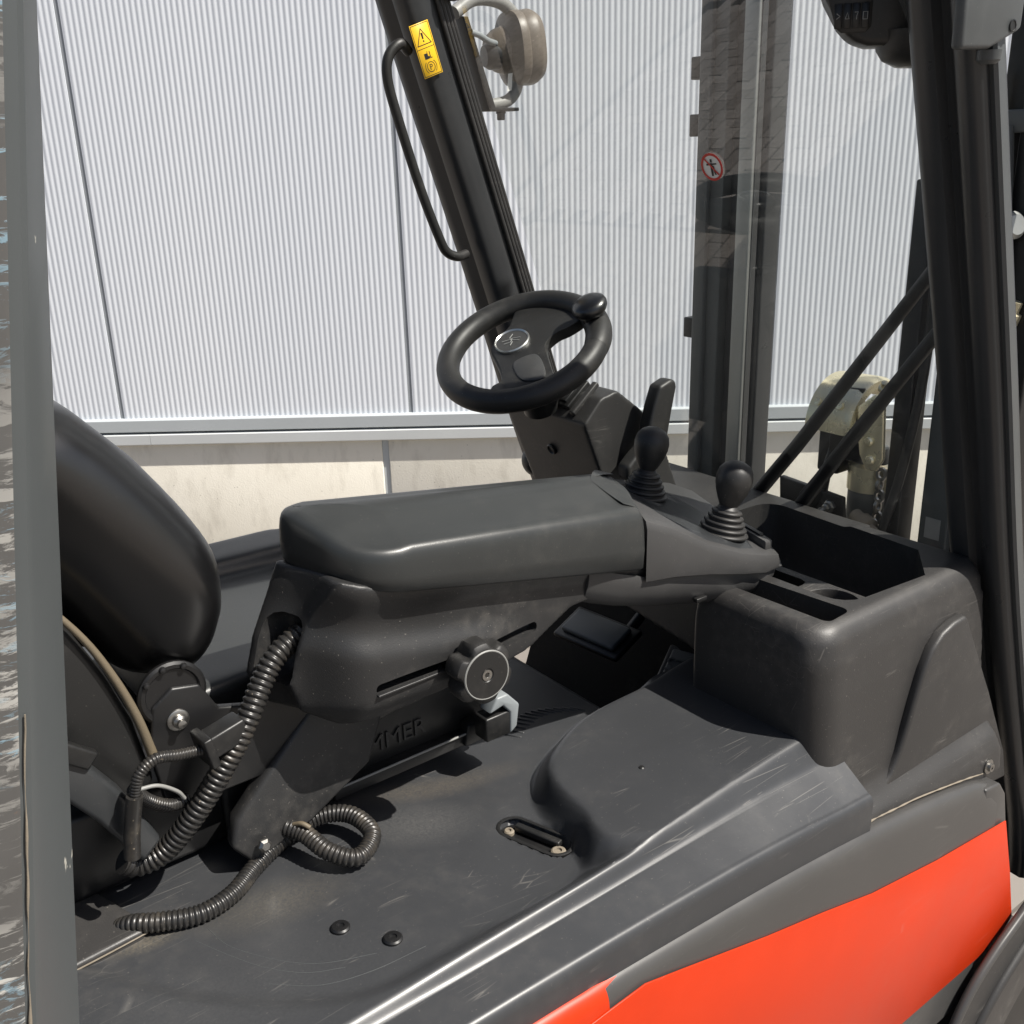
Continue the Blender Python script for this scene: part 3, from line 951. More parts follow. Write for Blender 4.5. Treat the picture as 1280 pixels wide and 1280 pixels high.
# belt strap and shell edge behind the seat
tube('shell_edge', [(.165,.985,1.318),(.205,.985,1.255),(.228,.985,1.203),(.245,.985,1.148),(.256,.985,1.09)], lambda s, l: .003+.0025*s, 'strap_tan', FK, 8, 8)
prism('seat_shell', xz(.992, [(.05,1.40),(.150,1.32),(.198,1.26),(.224,1.20),(.243,1.14),(.255,1.06),(.22,1.03),(.10,1.20),(.0,1.33)]), (0,.42,0), 'black_plastic', FK, .008)
prism('rear_frame_tube', xz(.965, [(.10,1.235),(.165,1.155),(.215,1.075),(.245,1.005),(.222,.985),(.185,1.055),(.13,1.135),(.07,1.20)]), (0,.04,0), 'pillar_paint', FK, .006)
box('rear_base_box', (.02,1.03,.92), (.34,1.40,1.03), 'black_metal', FK, .01)
prism('belt_buckle', xz(.960, [(.128,1.165),(.185,1.120),(.198,1.135),(.142,1.182)]), (0,.012,0), 'black_plastic', FK, .003)

# ------------------------------------------------------------------ armrest
# housing: moulded shell, thick lobe at the rear, bridge to the front
bm = bmesh.new()
PADB_ = [(.40,1.278),(.47,1.256),(.52,1.245),(.58,1.2355),(.70,1.215),(.80,1.192),(.88,1.168),(.94,1.15)]
OUTN = [(.444,1.272),(.430,1.235),(.408,1.19),(.396,1.150),(.406,1.112),(.440,1.092),(.52,1.092),(.58,1.099),(.655,1.104),(.70,1.112),(.735,1.130),(.765,1.145),(.80,1.146),(.87,1.132),(.90,1.134),(.90,1.164),(.80,1.195),(.70,1.218),(.60,1.238),(.52,1.252),(.48,1.260)]
OUTF = [(x-(.030 if x < .48 else 0), z) for x, z in OUTN]
add_prism(bm, xz(.870, OUTN), (0,.130,0))
arm = from_bm('armrest', bm, 'armrest_plastic', FK)
soften(arm, .004, 1, .5)
off_ = WORLD[arm.name]
for v in arm.data.vertices:
    x, y, z = v.co+off_
    top = interp(x, PADB_)
    q = (top-z)
    yn = .8835 + .014*smooth(.0,.045,q)*smooth(.62,.50,x) + .010*smooth(.0,.03,q)*smooth(.5,.62,x)
    yn -= .012*smooth(.050,.085,q)*smooth(.72,.60,x)
    yn += .050*smooth(.49,.395,x)**1.8
    bot = smooth(.030,.0, z-1.092)*smooth(.70,.60,x)
    yn += .014*bot
    f_ = (1.0-yn)/(1.0-.870)
    v.co.y = 1.0-(1.0-y)*f_-off_.y
    v.co.x -= .024*smooth(.90,1.0,y)*smooth(.50,.43,x)
m_ = arm.modifiers.new('s', 'SMOOTH'); m_.iterations = 9; m_.factor = .5
apply_mods(arm)
slot_c = obox('cutter', (.590,.884,1.137), (V((1,0,.012)), V((0,1,0)), V((0,0,1))), (.232,.05,.0135), None, None, .006)
cav = obox('cutter', (.385,.962,1.182), (V((1,0,0)), V((0,1,0)), V((0,0,1))), (.09,.052,.078), None, None, .016)
cut(arm, [slot_c, cav]); arm.data.set_sharp_from_angle(angle=math.radians(45))
arm['label'] = 'dusty black armrest housing with adjusting slot'
# slot lip
obox('slot_lip', (.530,.8845,1.1305), (V((1,0,.012)), V((0,1,0)), V((0,0,1))), (.112,.006,.003), 'armrest_plastic', arm, .001)
# pad: soft top, loft of plan outlines
def pad_outline(inset, z_off, n=8):
    # plan: (x,y) corner list with radii, going round; z from the top curve
    cs = [(.418,1.012,.045),(.466,.872,.060),(.868,.872,.006),(.905,.93,.010),(.935,1.012,.015)]
    pts = []
    m = len(cs)
    ctr = V((.68,.945,0))
    for i in range(m):
        a, b, c = [V((*cs[(i+k) % m][:2],0)) for k in (-1,0,1)]
        r = cs[i][2]
        d1 = (a-b).normalized(); d2 = (c-b).normalized()
        for k in range(n+1):
            t = k/n
            p0, p1 = b+d1*r, b+d2*r
            q = p0.lerp(b, t).lerp(b.lerp(p1, t), t)
            pts.append(q)
    res = []
    N = len(pts)
    for i, q in enumerate(pts):
        a, c = pts[i-1], pts[(i+1) % N]
        tg = (c-a).normalized() if (c-a).length > 1e-9 else V((1,0,0))
        nn = V((-tg.y, tg.x, 0))
        if nn.dot(ctr-q) < 0: nn = -nn
        res.append(q+nn*inset)
    return res
PADZ = [(.40,1.328),(.46,1.331),(.52,1.329),(.60,1.324),(.68,1.319),(.76,1.309),(.83,1.295),(.88,1.280),(.94,1.256)]
PADB = [(.40,1.278),(.47,1.256),(.52,1.245),(.58,1.2355),(.70,1.215),(.80,1.192),(.88,1.168),(.94,1.15)]
def padz(x, y):
    z = (interp(x-.03,PADZ)+interp(x+.03,PADZ)+interp(x,PADZ))/3
    # dished towards the near rear corner, crowned at the front
    near = smooth(.98, .88, y)
    z -= near*(.030*smooth(.68, .50, x)) + near*.026*smooth(.55,.8,x)
    return z
def padb(x): return (interp(x-.02,PADB)+interp(x+.02,PADB)+interp(x,PADB))/3
bm = bmesh.new()
loops = []
for inset, f in ((.004,0.),(.0,.05),(-.0015,.35),(-.0005,.66),(.0010,.80),(.0032,.90),(.0065,.96),(.011,.99),(.017,1.0),(.026,1.0)):
    lp = []
    for q in pad_outline(inset, 0):
        zt = padz(q.x, q.y); zb_ = padb(q.x)
        lp.append(V((q.x, q.y, zb_+(zt-zb_)*f)))
    loops.append(lp)
add_loft(bm, loops, True, False)
# top fan
last = loops[-1]
cen = [V((.50,.945,0)),(.0)]
rowv = [bm.verts.new(p) for p in last]
mid = []
for q in last:
    x = max(.53, min(.84, q.x)); y = .945
    mid.append(V((x, y, padz(x, y)+.001)))
prevr = rowv
for t in (.25,.5,.75,1.0):
    nr = []
    for q, m_ in zip(last, mid):
        p = q.lerp(m_, t); p.z = padz(p.x, p.y)+.0008
        nr.append(bm.verts.new(p))
    N = len(nr)
    for i in range(N):
        j = (i+1) % N
        bm.faces.new((prevr[i], prevr[j], nr[j], nr[i]))
    prevr = nr
bm.faces.new(prevr)
bmesh.ops.remove_doubles(bm, verts=bm.verts, dist=5e-5)
pad = from_bm('armrest_pad', bm, 'pad_rubber', FK, 60)
pad['label'] = 'smooth dark grey armrest pad with rounded corner'
# adjusting knob
ka = V((-.05,-1,.05)).normalized()
kc = V((.594,.884,1.130))
u, v, d = frame(ka)
bm = bmesh.new(); loops = []
for r, h, lob in ((.001,0,0),(.026,0,0),(.029,.004,.3),(.0365,.010,1),(.0395,.018,1),(.0395,.032,1),(.037,.0385,.8),(.0325,.0415,.3),(.0300,.0420,0),(.001,.0420,0)):
    lp = []
    for k in range(60):
        a = 2*PI*k/60
        rr = r*(1-.24*lob*max(0, math.cos(6*a+.6))**1.2)
        lp.append(kc+d*h+u*rr*math.cos(a)+v*rr*math.sin(a))
    loops.append(lp)
add_loft(bm, loops)
kn = from_bm('adjusting_knob', bm, 'rubber', FK, 35)
lathe('knob_ring', kc+ka*0.0410, ka, [(.0265,0),(.0300,0),(.0300,.0016),(.0290,.0024),(.0265,.0016)], 'bracket_grey', kn, 40, 30)
lathe('knob_cap', kc+ka*0.0410, ka, [(.0001,0),(.0285,0),(.0280,.0022),(.0085,.0026),(.0075,.0015),(.0001,.0015)], 'black_plastic', kn, 40, 30)
lathe('knob_screw', kc+ka*0.0423, ka, [(.0001,0),(.0065,0),(.0065,.0012),(.0035,.0012),(.003,.0002),(.0001,.0002)], 'steel', kn, 18, 30)
lathe('knob_shaft', kc-ka*.02, ka, [(.0001,0),(.013,0),(.013,.022),(.0001,.022)], 'black_plastic', kn, 20)
# grey release tab
gt = prism('release_tab', xz(.960, [(.678,.992),(.690,1.012),(.708,1.012),(.727,.990),(.722,.958),(.710,.950),(.711,.983),(.700,.997)]), (0,.026,0), 'grey_plastic', FK, .003)
box('tab_socket', (.672,.962,.950), (.716,.990,.985), 'black_plastic', gt, .003)

# control console at the front of the armrest
bm = bmesh.new()
# top shell: sections from rear to front (x, near y, far y, top z near, top z far, bottom z)
secs = [(.874,.874,1.015,1.243,1.246,1.150),(.92,.868,1.060,1.222,1.234,1.146),(.98,.858,1.105,1.186,1.220,1.136),(1.04,.850,1.115,1.160,1.200,1.122),(1.085,.848,1.110,1.146,1.190,1.112),(1.125,.856,1.100,1.134,1.180,1.108),(1.150,.880,1.075,1.124,1.168,1.106)]
loops = []
for x, yn, yf, zn, zf, zb_ in secs:
    loops.append([V((x+.012,yn+.004,zb_)), V((x,yn,zb_+.004)), V((x,yn-.001,zn-.016)), V((x+.001,yn+.003,zn-.005)), V((x+.002,yn+.012,zn)), V((x+.010,yf-.014,zf)), V((x+.012,yf-.004,zf-.006)), V((x+.012,yf,zf-.02)), V((x+.014,yf,zb_+.006)), V((x+.014,yf-.004,zb_))])
add_loft(bm, loops)
con = from_bm('control_console', bm, 'console_plastic', FK); bevel(con, .0035, 3, 30, 60)
con['label'] = 'lever console at the front of the armrest'
# lower shell
bm = bmesh.new(); loops = []
for x, yn, yf, zt, zb_ in ((.785,.884,1.0,1.192,1.142),(.80,.882,1.0,1.188,1.134),(.84,.880,1.02,1.172,1.119),(.90,.876,1.06,1.150,1.101),(.98,.866,1.09,1.136,1.084),(1.05,.857,1.10,1.122,1.072),(1.10,.857,1.095,1.112,1.069),(1.128,.864,1.088,1.107,1.078),(1.142,.878,1.080,1.105,1.095)):
    h_ = zt-zb_
    loops.append([V((x,yn+.002,zt)), V((x,yn+.0005,zt-.15*h_)), V((x,yn+.003,zt-.45*h_)), V((x,yn+.009,zt-.75*h_)), V((x,yn+.020,zt-.95*h_)), V((x,yn+.034,zb_)), V((x+.01,yf-.03,zb_)), V((x+.01,yf-.005,zt-.6*h_)), V((x+.01,yf,zt))])
add_loft(bm, loops)
cl = from_bm('console_underside', bm, 'console_plastic', FK, 50)
box('underside_slot', (.965,.866,1.098), (.985,.874,1.104), 'ink_black', cl, .001)
# black valley plate carrying the levers
def ztop(x, y):
    for a, b in zip(secs, secs[1:]):
        if x <= b[0]:
            t = max(0,(x-a[0])/(b[0]-a[0])); break
    else: t = 1
    yn = a[1]+(b[1]-a[1])*t; yf = a[2]+(b[2]-a[2])*t; zn = a[3]+(b[3]-a[3])*t; zf = a[4]+(b[4]-a[4])*t
    return zn+(zf-zn)*(y-yn)/(yf-yn)
def drape(nm, pts, h, mat, par, bev=.0015):
    bm = bmesh.new()
    add_loft(bm, [[V((x,y,ztop(x,y)-.004)) for x, y in pts], [V((x,y,ztop(x,y)+h)) for x, y in pts]])
    o = from_bm(nm, bm, mat, par)
    if bev: bevel(o, bev, 2)
    return o
bm = bmesh.new(); loops = []
LPT = [(.966,.905,1.05),(.975,.878,1.072),(.985,.8655,1.085),(1.04,.858,1.10),(1.075,.8605,1.10),(1.090,.880,1.092),(1.098,.905,1.085)]
for k in range(31):
    x = .966+.132*k/30
    y0_ = interp(x, [(a,b) for a,b,c in LPT]); y1_ = interp(x, [(a,c) for a,b,c in LPT])
    row = []
    for q in range(17):
        yy = y0_+(y1_-y0_)*q/16
        ed = min(k, 30-k, q*1.4, (16-q)*1.4)
        row.append(V((x, yy, ztop(x, yy)+(.0035 if ed >= 1 else -.003))))
    loops.append(row)
add_loft(bm, loops, False, False)
from_bm('lever_plate', bm, 'pillar_paint', con, 50)
drape('trim_strip', [(.896,.985),(.975,.925),(.985,.955),(.915,1.020)], -.0015, 'black_plastic', con)
sw_pts = [(1.100,.862),(1.128,.872),(1.128,.965),(1.106,.965)]
drape('switch_ledge', sw_pts, .012, 'console_plastic', con, .003)
drape('rocker_switch', [(1.108,.880),(1.122,.884),(1.122,.948),(1.110,.948)], .0155, 'black_plastic', con, .002)

# levers
def lever(base, axis, knob_h, nm, lbl, br=.036):
    ax = V(axis).normalized()
    b = V(base)
    prof = [(.001,-.004)]
    h = 0; r = br
    for k in range(5):
        prof += [(r,h),(r+.0012,h+.0022),(r,h+.0042),(r-.0048,h+.0052),(r-.0050,h+.0072)]
        h += .0076; r -= .0038
    prof += [(r-.002,h),(r-.004,h+.004),(.008,h+.006),(.001,h+.006)]
    root = lathe(nm, b+ax*(h-.002), ax, [(.001,0),(.0105,0),(.013,.006),(.0180,.016),(.0225,.027),(.0255,.038),(.0260,.047),(.0240,.057),(.018,.065),(.010,.0695),(.001,.0705)], 'rubber', FK, 36, 60)
    root['label'] = lbl
    lathe('boot', b, ax, prof, 'rubber', root, 40, 60)
    return root
lever((1.055,.905,ztop(1.048,.905)+.001), (.20,-.06,1), .07, 'control_lever', 'black lever knob on ribbed boot nearest the storage tray')
lever((1.035,1.045,ztop(1.035,1.045)+.001), (.16,-.05,1), .07, 'control_lever', 'black lever knob on ribbed boot beside the steering column')

# ------------------------------------------------------------------ hoses at the seat
h1 = corrugated('corrugated_hose', [(.205,.985,.985),(.222,.985,.973),(.250,.975,.985),(.285,.958,1.030),(.326,.948,1.088),(.352,.950,1.125),(.374,.957,1.155),(.396,.961,1.178),(.430,.963,1.195)], .0132, .0070, 'hose_plastic', FK)
h2 = corrugated('corrugated_hose', [(.180,.985,.905),(.198,.962,.921),(.222,.944,.923),(.262,.930,.921),(.302,.938,.921),(.340,.962,.923),(.383,.978,.930),(.430,.980,.938),(.462,.957,.940),(.468,.915,.934),(.437,.893,.930),(.411,.915,.937),(.398,.955,.946),(.375,.985,.952)], .0108, .0056, 'hose_plastic', FK)
h3 = corrugated('corrugated_hose', [(.208,.945,1.020),(.214,.945,1.045),(.220,.943,1.085),(.228,.942,1.108),(.246,.942,1.118),(.270,.943,1.112),(.300,.945,1.106)], .0062, .0034, 'hose_plastic', FK, .10, 12)
h1['label'] = 'thick ribbed hose rising into the armrest'
h2['label'] = 'ribbed hose coiled in a loop on the hood'
h3['label'] = 'thin ribbed cable sleeve bent beside the thick hose'
h4 = corrugated('corrugated_hose', [(.222,.955,1.085),(.236,.965,1.060),(.258,.970,1.040),(.280,.975,1.035)], .0075, .0036, 'hose_plastic', FK, .12, 12)
h4['label'] = 'short ribbed sleeve behind the thin cable'
tube('cable_sleeve', [(.207,.944,1.015),(.211,.944,1.045),(.219,.942,1.085)], .0085, 'hose_plastic', FK, 14, 6)
tube('signal_wire', [(.224,.940,1.092),(.243,.940,1.088),(.262,.945,1.070),(.270,.95,1.055)], .0022, 'bracket_grey', FK, 8, 6)
cn = obox('plug_connector', (.318,.948,1.112), (V((1,.1,.18)), V((-.1,1,0)), V((-.18,0,1))), (.050,.026,.026), 'black_plastic', FK, .003)
obox('plug_collar', (.298,.945,1.107), (V((1,.1,.18)), V((-.1,1,0)), V((-.18,0,1))), (.010,.034,.036), 'black_plastic', cn, .002)
tube('cable_tie', [(.392,.962,.956),(.398,.952,.960),(.404,.944,.956)], .003, 'strap_tan', h2, 8, 4)

# ------------------------------------------------------------------ dash console with storage tray
bm = bmesh.new()
# plan outlines at heights; near side y=.68 (slightly flared at the foot), rear face x=1.0
def dash_loop(z, ex, ey, r):
    x0, x1, y0, y1 = 1.005-ex, 1.385+.28*(1.10-z)*.6, .682-ey, .905
    pts = []
    for k in range(9):
        a = PI + PI/2*k/8
        pts.append(V((x0+r+r*math.cos(a), y0+r+r*math.sin(a), z)))
    pts += [V((x1,y0,z)), V((x1,y1,z)), V((x0,y1,z))]
    return pts
lev = [(.74,.0,.038,.05),(.785,.0,.036,.05),(.805,.0,.028,.05),(.825,.0,.013,.05),(.842,.0,.004,.048),(.90,.002,.0,.045),(1.0,.004,-.001,.042),(1.05,.004,-.004,.042),(1.08,.000,-.010,.042),(1.094,-.007,-.018,.040),(1.101,-.018,-.030,.036)]
add_loft(bm, [dash_loop(*a) for a in lev])
add_prism(bm, [(1.085,.89,.93),(1.16,1.36,.93),(1.415,1.36,.93),(1.405,.89,.93)], (0,0,.166))
dash = from_bm('dash_console', bm, 'dash_plastic', FK)
soften(dash, .005, 7, .5)
def cutter_prism(pts, z0, z1, bev):
    bm = bmesh.new(); add_prism(bm, [(x,y,z0) for x, y in pts], (0,0,z1-z0))
    o = from_bm('cutter', bm, None)
    bevel(o, bev, 4, 60)
    return o
tray = cutter_prism([(1.108,.730),(1.275,.716),(1.352,.775),(1.375,1.075),(1.150,1.085),(1.108,1.0)], .965, 1.2, .036)
slot = cutter_prism([(1.045,.712),(1.098,.715),(1.085,.885),(1.040,.885)], 1.0, 1.2, .012)
slot2 = None
cut(dash, [tray, slot])
dash.data.set_sharp_from_angle(angle=math.radians(50))
dash['label'] = 'black moulded dash console with open storage tray and cup holders'
# cup-holder bridge inside the tray
bm = bmesh.new(); add_box(bm, (1.100,.722,1.040), (1.200,1.02,1.074))
cup = from_bm('cup_holder', bm, 'dash_plastic', dash)
cA = lathe('cutter', (1.156,.785,.98), (0,0,1), [(.038,0),(.038,.12)], None, None, 40, 40)
cB = obox('cutter', (1.154,.912,1.03), (V((1,0,0)),V((0,1,0)),V((0,0,1))), (.074,.15,.1), None, None, .022)
cut(cup, [cA, cB]); bevel(cup, .003, 2, 40)
# the swept crease on the flank: a raised lower flank plate
FL = [(1.320,1.040),(1.290,1.038),(1.262,1.030),(1.238,1.012),(1.222,.985),(1.208,.945),(1.196,.905),(1.183,.868),(1.168,.840),(1.148,.824),(1.120,.815),(1.10,.790),(1.10,.74),(1.52,.68),(1.50,.74),(1.42,.88)]
fl_o = prism('flank_plate', xz(.688, FL), (0,-.019,0), 'dash_plastic', dash, .006, 3)
lathe('flank_screw', (1.398,.6445,.765), (0,-1,.05), [(.0001,0),(.012,0),(.012,.002),(.007,.003),(.0065,.007),(.003,.007),(.003,.004),(.0001,.004)], 'steel', dash, 20, 30)
tube('joint_dirt', [(1.075,.645,.8135),(1.10,.645,.811),(1.15,.645,.804),(1.20,.645,.797),(1.28,.645,.781),(1.34,.645,.768),(1.385,.645,.757)], lambda s, l: .0013+.0013*noise.noise(V((l*60,0,0))), 'beige_dirt', dash, 7, 8)
# cowl between dash and windscreen
prism('cowl', [(1.425,.74,.85),(1.425,1.74,.85),(1.50,1.74,.85),(1.50,.74,.85)], (0,0,.13), 'black_plastic', FK, .008)

# ------------------------------------------------------------------ footwell
box('floor_plate', (.90,.90,.50), (1.5,1.72,.53), 'matte_black', FK, .004)
prism('floor_mat', [(.93,.95,.5325),(1.40,.95,.5325),(1.40,1.66,.5325),(.93,1.66,.5325)], (0,0,.008), 'matte_black', FK, .003)
prism('toe_board', xz(.90, [(1.30,.53),(1.40,.80),(1.415,.92),(1.47,.92),(1.50,.50)]), (0,.80,0), 'matte_black', FK, .005)
def pedal(nm, c, ua, va, a, b, lbl):
    ua = V(ua).normalized(); va = V(va); va = (va-ua*va.dot(ua)).normalized(); wa = ua.cross(va)
    o = obox(nm, c, (ua, va, wa), (a, b, .012), 'black_metal', FK, .005)
    o['label'] = lbl
    obox('pedal_rubber', V(c)+wa*.011, (ua, va, wa), (a*.82, b*.72, .012), 'mast_paint', o, .005)
    tube('pedal_arm', [V(c)-wa*.006, V(c)-wa*.06+va*.05, V(c)-wa*.05+va*.16], .011, 'black_metal', o, 10, 6)
    return o, wa, ua, va
pedal('brake_pedal', (1.205,1.335,.795), (.10,-1,.0), (.78,.1,.32), .165, .085, 'brake pedal in the shaded footwell')
p2, wa, ua, va = pedal('stop_pedal', (1.36,1.215,.70), (.35,-1,.0), (.8,.3,.55), .15, .10, 'embossed pedal partly hidden behind the dash')
text('lettering', 'STOP', V((1.36,1.215,.70))-ua*.062-va*.018+wa*.0175, ua, va, .045, 'mast_paint', p2, .002)

# ------------------------------------------------------------------ steering column
bm = bmesh.new()
def colsec(y0): return xz(y0, [(1.068,1.262),(1.105,1.300),(1.142,1.308),(1.200,1.264),(1.262,1.175),(1.31,1.06),(1.20,1.03),(1.150,1.06)])
a_ = colsec(1.215); b_ = [(x+.005,1.440,z) for x,_,z in colsec(0)]
add_loft(bm, [a_, b_])
scol = from_bm('steering_column', bm, 'dash_plastic', FK); soften(scol, .004, 7, .5)
scol['label'] = 'angular black steering column shroud'
lathe('column_collar', (1.062,1.320,1.283), (-.45,-.171,.876), [(.001,-.01),(.032,-.01),(.032,.015),(.027,.022),(.025,.10),(.001,.10)], 'black_plastic', scol, 32, 35)
su = V((.78,0,.62)).normalized()      # up the sloped top face
sn = V((-.62,0,.78)).normalized()
sc0 = V((1.104,1.285,1.296))
sw = obox('column_switch', sc0, (su, V((0,1,0)), sn), (.060,.034,.012), 'black_plastic', scol, .003)
obox('switch_rocker', sc0+sn*.006-su*.008, (su, V((0,1,0)), sn), (.030,.018,.010), 'ink_black', sw, .002)
lathe('switch_icon', sc0+sn*.006+su*.019, sn, [(.0001,0),(.0042,0),(.0042,.0008),(.0022,.0008),(.0022,.0003),(.0001,.0003)], 'sticker_white', sw, 18)
obox('column_rib', sc0+V((0,-.034,0))-su*.004+sn*.002, (su, V((0,1,0)), sn), (.070,.012,.010), 'dash_plastic', scol, .003)
lathe('screw_recess', (1.0985,1.335,1.190), (-.93,0,-.37), [(.0001,-.004),(.009,-.004),(.011,.002),(.009,.0035),(.007,.001),(.0001,.001)], 'ink_black', scol, 20)
# direction lever: curved blade
HK = [(1.150,1.150),(1.172,1.142),(1.205,1.158),(1.226,1.180),(1.236,1.210),(1.243,1.250),(1.252,1.287),(1.250,1.298),(1.238,1.302),(1.226,1.294),(1.213,1.262),(1.202,1.222),(1.190,1.200),(1.168,1.186),(1.150,1.172)]
hk = prism('direction_lever', xz(1.165, [(1.120+(x-1.150)*.98+(.010 if x > 1.2345 or z < 1.16 else -.004)*smooth(1.18,1.22,z), 1.160+(z-1.142)*1.02) for x, z in HK]), (0,.028,0), 'rubber', FK, .008, 4)
hk['label'] = 'black curved direction lever on the steering column'
tube('lever_stem', [(1.145,1.18,1.18),(1.155,1.20,1.18),(1.175,1.24,1.175)], .012, 'rubber', hk, 12, 4)
lathe('side_button', (1.200,1.50,1.112), (-.5,-.7,.2), [(.001,-.03),(.032,-.03),(.034,0),(.028,.014),(.018,.022),(.001,.024)], 'black_plastic', FK, 28)

# ------------------------------------------------------------------ steering wheel
WC = V((1.010,1.300,1.383)); wnn = V((-.4502,-.1711,.8764)).normalized()
e1 = (V((1,0,0))-wnn*wnn.x).normalized(); e2 = wnn.cross(e1)
def wpnt(a, b, h=0): return WC+e1*a+e2*b+wnn*h
bm = bmesh.new()
RR = .1265
path = [wpnt(RR*math.cos(2*PI*k/72), RR*math.sin(2*PI*k/72)) for k in range(72)]
loops = []
for k in range(72):
    a = 2*PI*k/72
    rad = V((0,0,0))+e1*math.cos(a)+e2*math.sin(a)
    c = WC+rad*RR
    loops.append([c+rad*.0190*math.cos(2*PI*q/18)+wnn*.0195*math.sin(2*PI*q/18) for q in range(18)])
rows = [[bm.verts.new(p) for p in lp] for lp in loops]
for i in range(72):
    for q in range(18):
        bm.faces.new((rows[i][q], rows[(i+1)%72][q], rows[(i+1)%72][(q+1)%18], rows[i][(q+1)%18]))
wheel = from_bm('steering_wheel', bm, 'rubber', FK, 80)
wheel['label'] = 'small black steering wheel with spinner knob'
# spoke plate: broad band through the hub
SP = [(.070,.098),(.104,.068),(.118,.035),(.125,.0),(.118,-.030),(.085,-.030),(.060,-.022),(.030,-.028),(.008,-.060),(-.012,-.095),(-.030,-.122),(-.070,-.105),(-.100,-.075),(-.112,-.050),(-.098,-.036),(-.078,-.038),(-.060,-.015),(-.044,.020),(-.030,.050),(.0,.064),(.030,.072)]
SPs = closed_spline2(SP, 4)
bm = bmesh.new()
def spl(h, ins):
    cx, cy = .01, -.01
    return [wpnt(cx+(a-cx)*(1-ins), cy+(b-cy)*(1-ins), h) for a, b in SPs]
add_loft(bm, [spl(-.016,.06), spl(-.012,0), spl(-.004,0), spl(.001,.03), spl(.003,.08)])
spk = from_bm('spoke_plate', bm, 'console_plastic', wheel, 50); spk.data.materials[0] = MATS['rubber']
lathe('hub_ring', wpnt(.001,.026,.001), wnn, [(.0265,0),(.030,.002),(.030,.006),(.0285,.008),(.0265,.006)], 'badge_silver', wheel, 48, 35)
lathe('hub_badge', wpnt(.001,.026,.001), wnn, [(.0001,0),(.0268,0),(.0265,.0055),(.0001,.006)], 'console_plastic', wheel, 48, 35)
# small line emblem on the badge
def bl(pts):
    bm = bmesh.new(); add_tube(bm, [wpnt(.001+a, .026+b, .0074) for a, b in pts], .0007, 6)
    from_bm('badge_emblem', bm, 'print_grey', wheel)
bl([(-.014,.004),(-.004,-.002),(.004,.004),(.014,-.006)]); bl([(-.010,-.008),(-.002,-.004),(.002,.008),(.012,.012)]); bl([(-.012,.012),(.0,.004),(.008,-.010)])
ins = closed_spline2([(-.030,-.020),(.0,-.034),(-.008,-.066),(-.030,-.094),(-.052,-.070),(-.046,-.040)], 5)
bm = bmesh.new(); add_loft(bm, [[wpnt(a,b,.001) for a,b in ins],[wpnt(a,b,.0050) for a,b in ins],[wpnt(-.027+(a+.027)*.93,-.054+(b+.054)*.93,.0062) for a,b in ins]])
from_bm('spoke_insert', bm, 'console_plastic', wheel, 50)
kb = wpnt(.110,-.060,.010)
kax = (wnn+e2*.10-e1*.05).normalized()
kn2 = lathe('spinner_knob', kb, kax, [(.001,0),(.019,0),(.0185,.006),(.020,.012),(.0255,.016),(.0285,.021),(.0290,.026),(.0275,.031),(.022,.035),(.012,.0375),(.001,.038)], 'vinyl', wheel, 40, 60)
# thick rim block that carries the knob
bm = bmesh.new(); loops = []
for k in range(25):
    a = -1.02+1.0*k/24
    rad = e1*math.cos(a)+e2*math.sin(a); c = WC+rad*(RR)
    s = math.sin(PI*k/24)**.6
    loops.append([c+rad*(.0191+.0030*s)*math.cos(2*PI*q/18)+wnn*(.0196+.0030*s)*math.sin(2*PI*q/18) for q in range(18)])
add_loft(bm, loops)
from_bm('knob_block', bm, 'rubber', wheel, 70)

# ------------------------------------------------------------------ overhead terminal at the right post
ta = V((.64,-.768,0)); tn = V((-.768,-.64,0))
bm = bmesh.new()
def tp(u_, z, dpt): return V((1.155,.815,0))+ta*u_+V((0,0,z))-tn*dpt
pts = [(-.052,1.88),(-.040,1.848),(-.022,1.818),(-.008,1.803),(.012,1.796),(.16,1.792),(.16,1.98),(-.07,1.98)]
add_loft(bm, [[tp(u_,z,0) for u_,z in pts],[tp(u_,z,.07) for u_,z in pts]])
term = from_bm('overhead_terminal', bm, 'black_plastic', FK); bevel(term, .009, 4, 25)
term['label'] = 'black overhead keypad unit at the top of the right post'
lathe('terminal_base', tp(.085,1.792,.035), (0,0,-1), [(.001,-.02),(.062,-.02),(.060,0),(.052,.012),(.036,.020),(.001,.022)], 'black_plastic', term, 36, 40)
kp = prism('keypad', [tp(u_,z,-.0004) for u_,z in ((-.042,1.860),(-.026,1.816),(-.020,1.811),(.008,1.811),(.014,1.817),(.014,1.90),(-.050,1.90))], tn*.0015, 'rubber', term, .0006, 1)
for k in range(4):
    u0 = -.0285+.0103*k
    pts = [(u0,1.8155),(u0+.0085,1.8155),(u0+.0085,1.843),(u0-.001,1.843)]
    kk = prism('key', [tp(u_,z,-.0022) for u_,z in pts], tn*.0015, 'black_plastic', term, .0006, 1)
ic = ['◦','△','?','□']
for k, ch in enumerate(('o','A','7','E')):
    pass
def icon(u0, pts):
    bm = bmesh.new(); add_tube(bm, [tp(u0+a, 1.829+b, -.0042) for a, b in pts], .0005, 6); from_bm('key_symbol', bm, 'print_grey', term)
icon(-.0245, [(-.002,-.003),(.002,0),(-.002,.003)])
icon(-.0142, [(-.0022,-.003),(.0022,-.003),(0,.004),(-.0022,-.003)])
icon(-.0039, [(-.002,.004),(.002,.004),(.0004,.0),(.0004,-.004)])
icon(.0064, [(-.0025,-.004),(.0025,-.004),(.0025,.004),(-.0025,.004),(-.0025,-.004)])
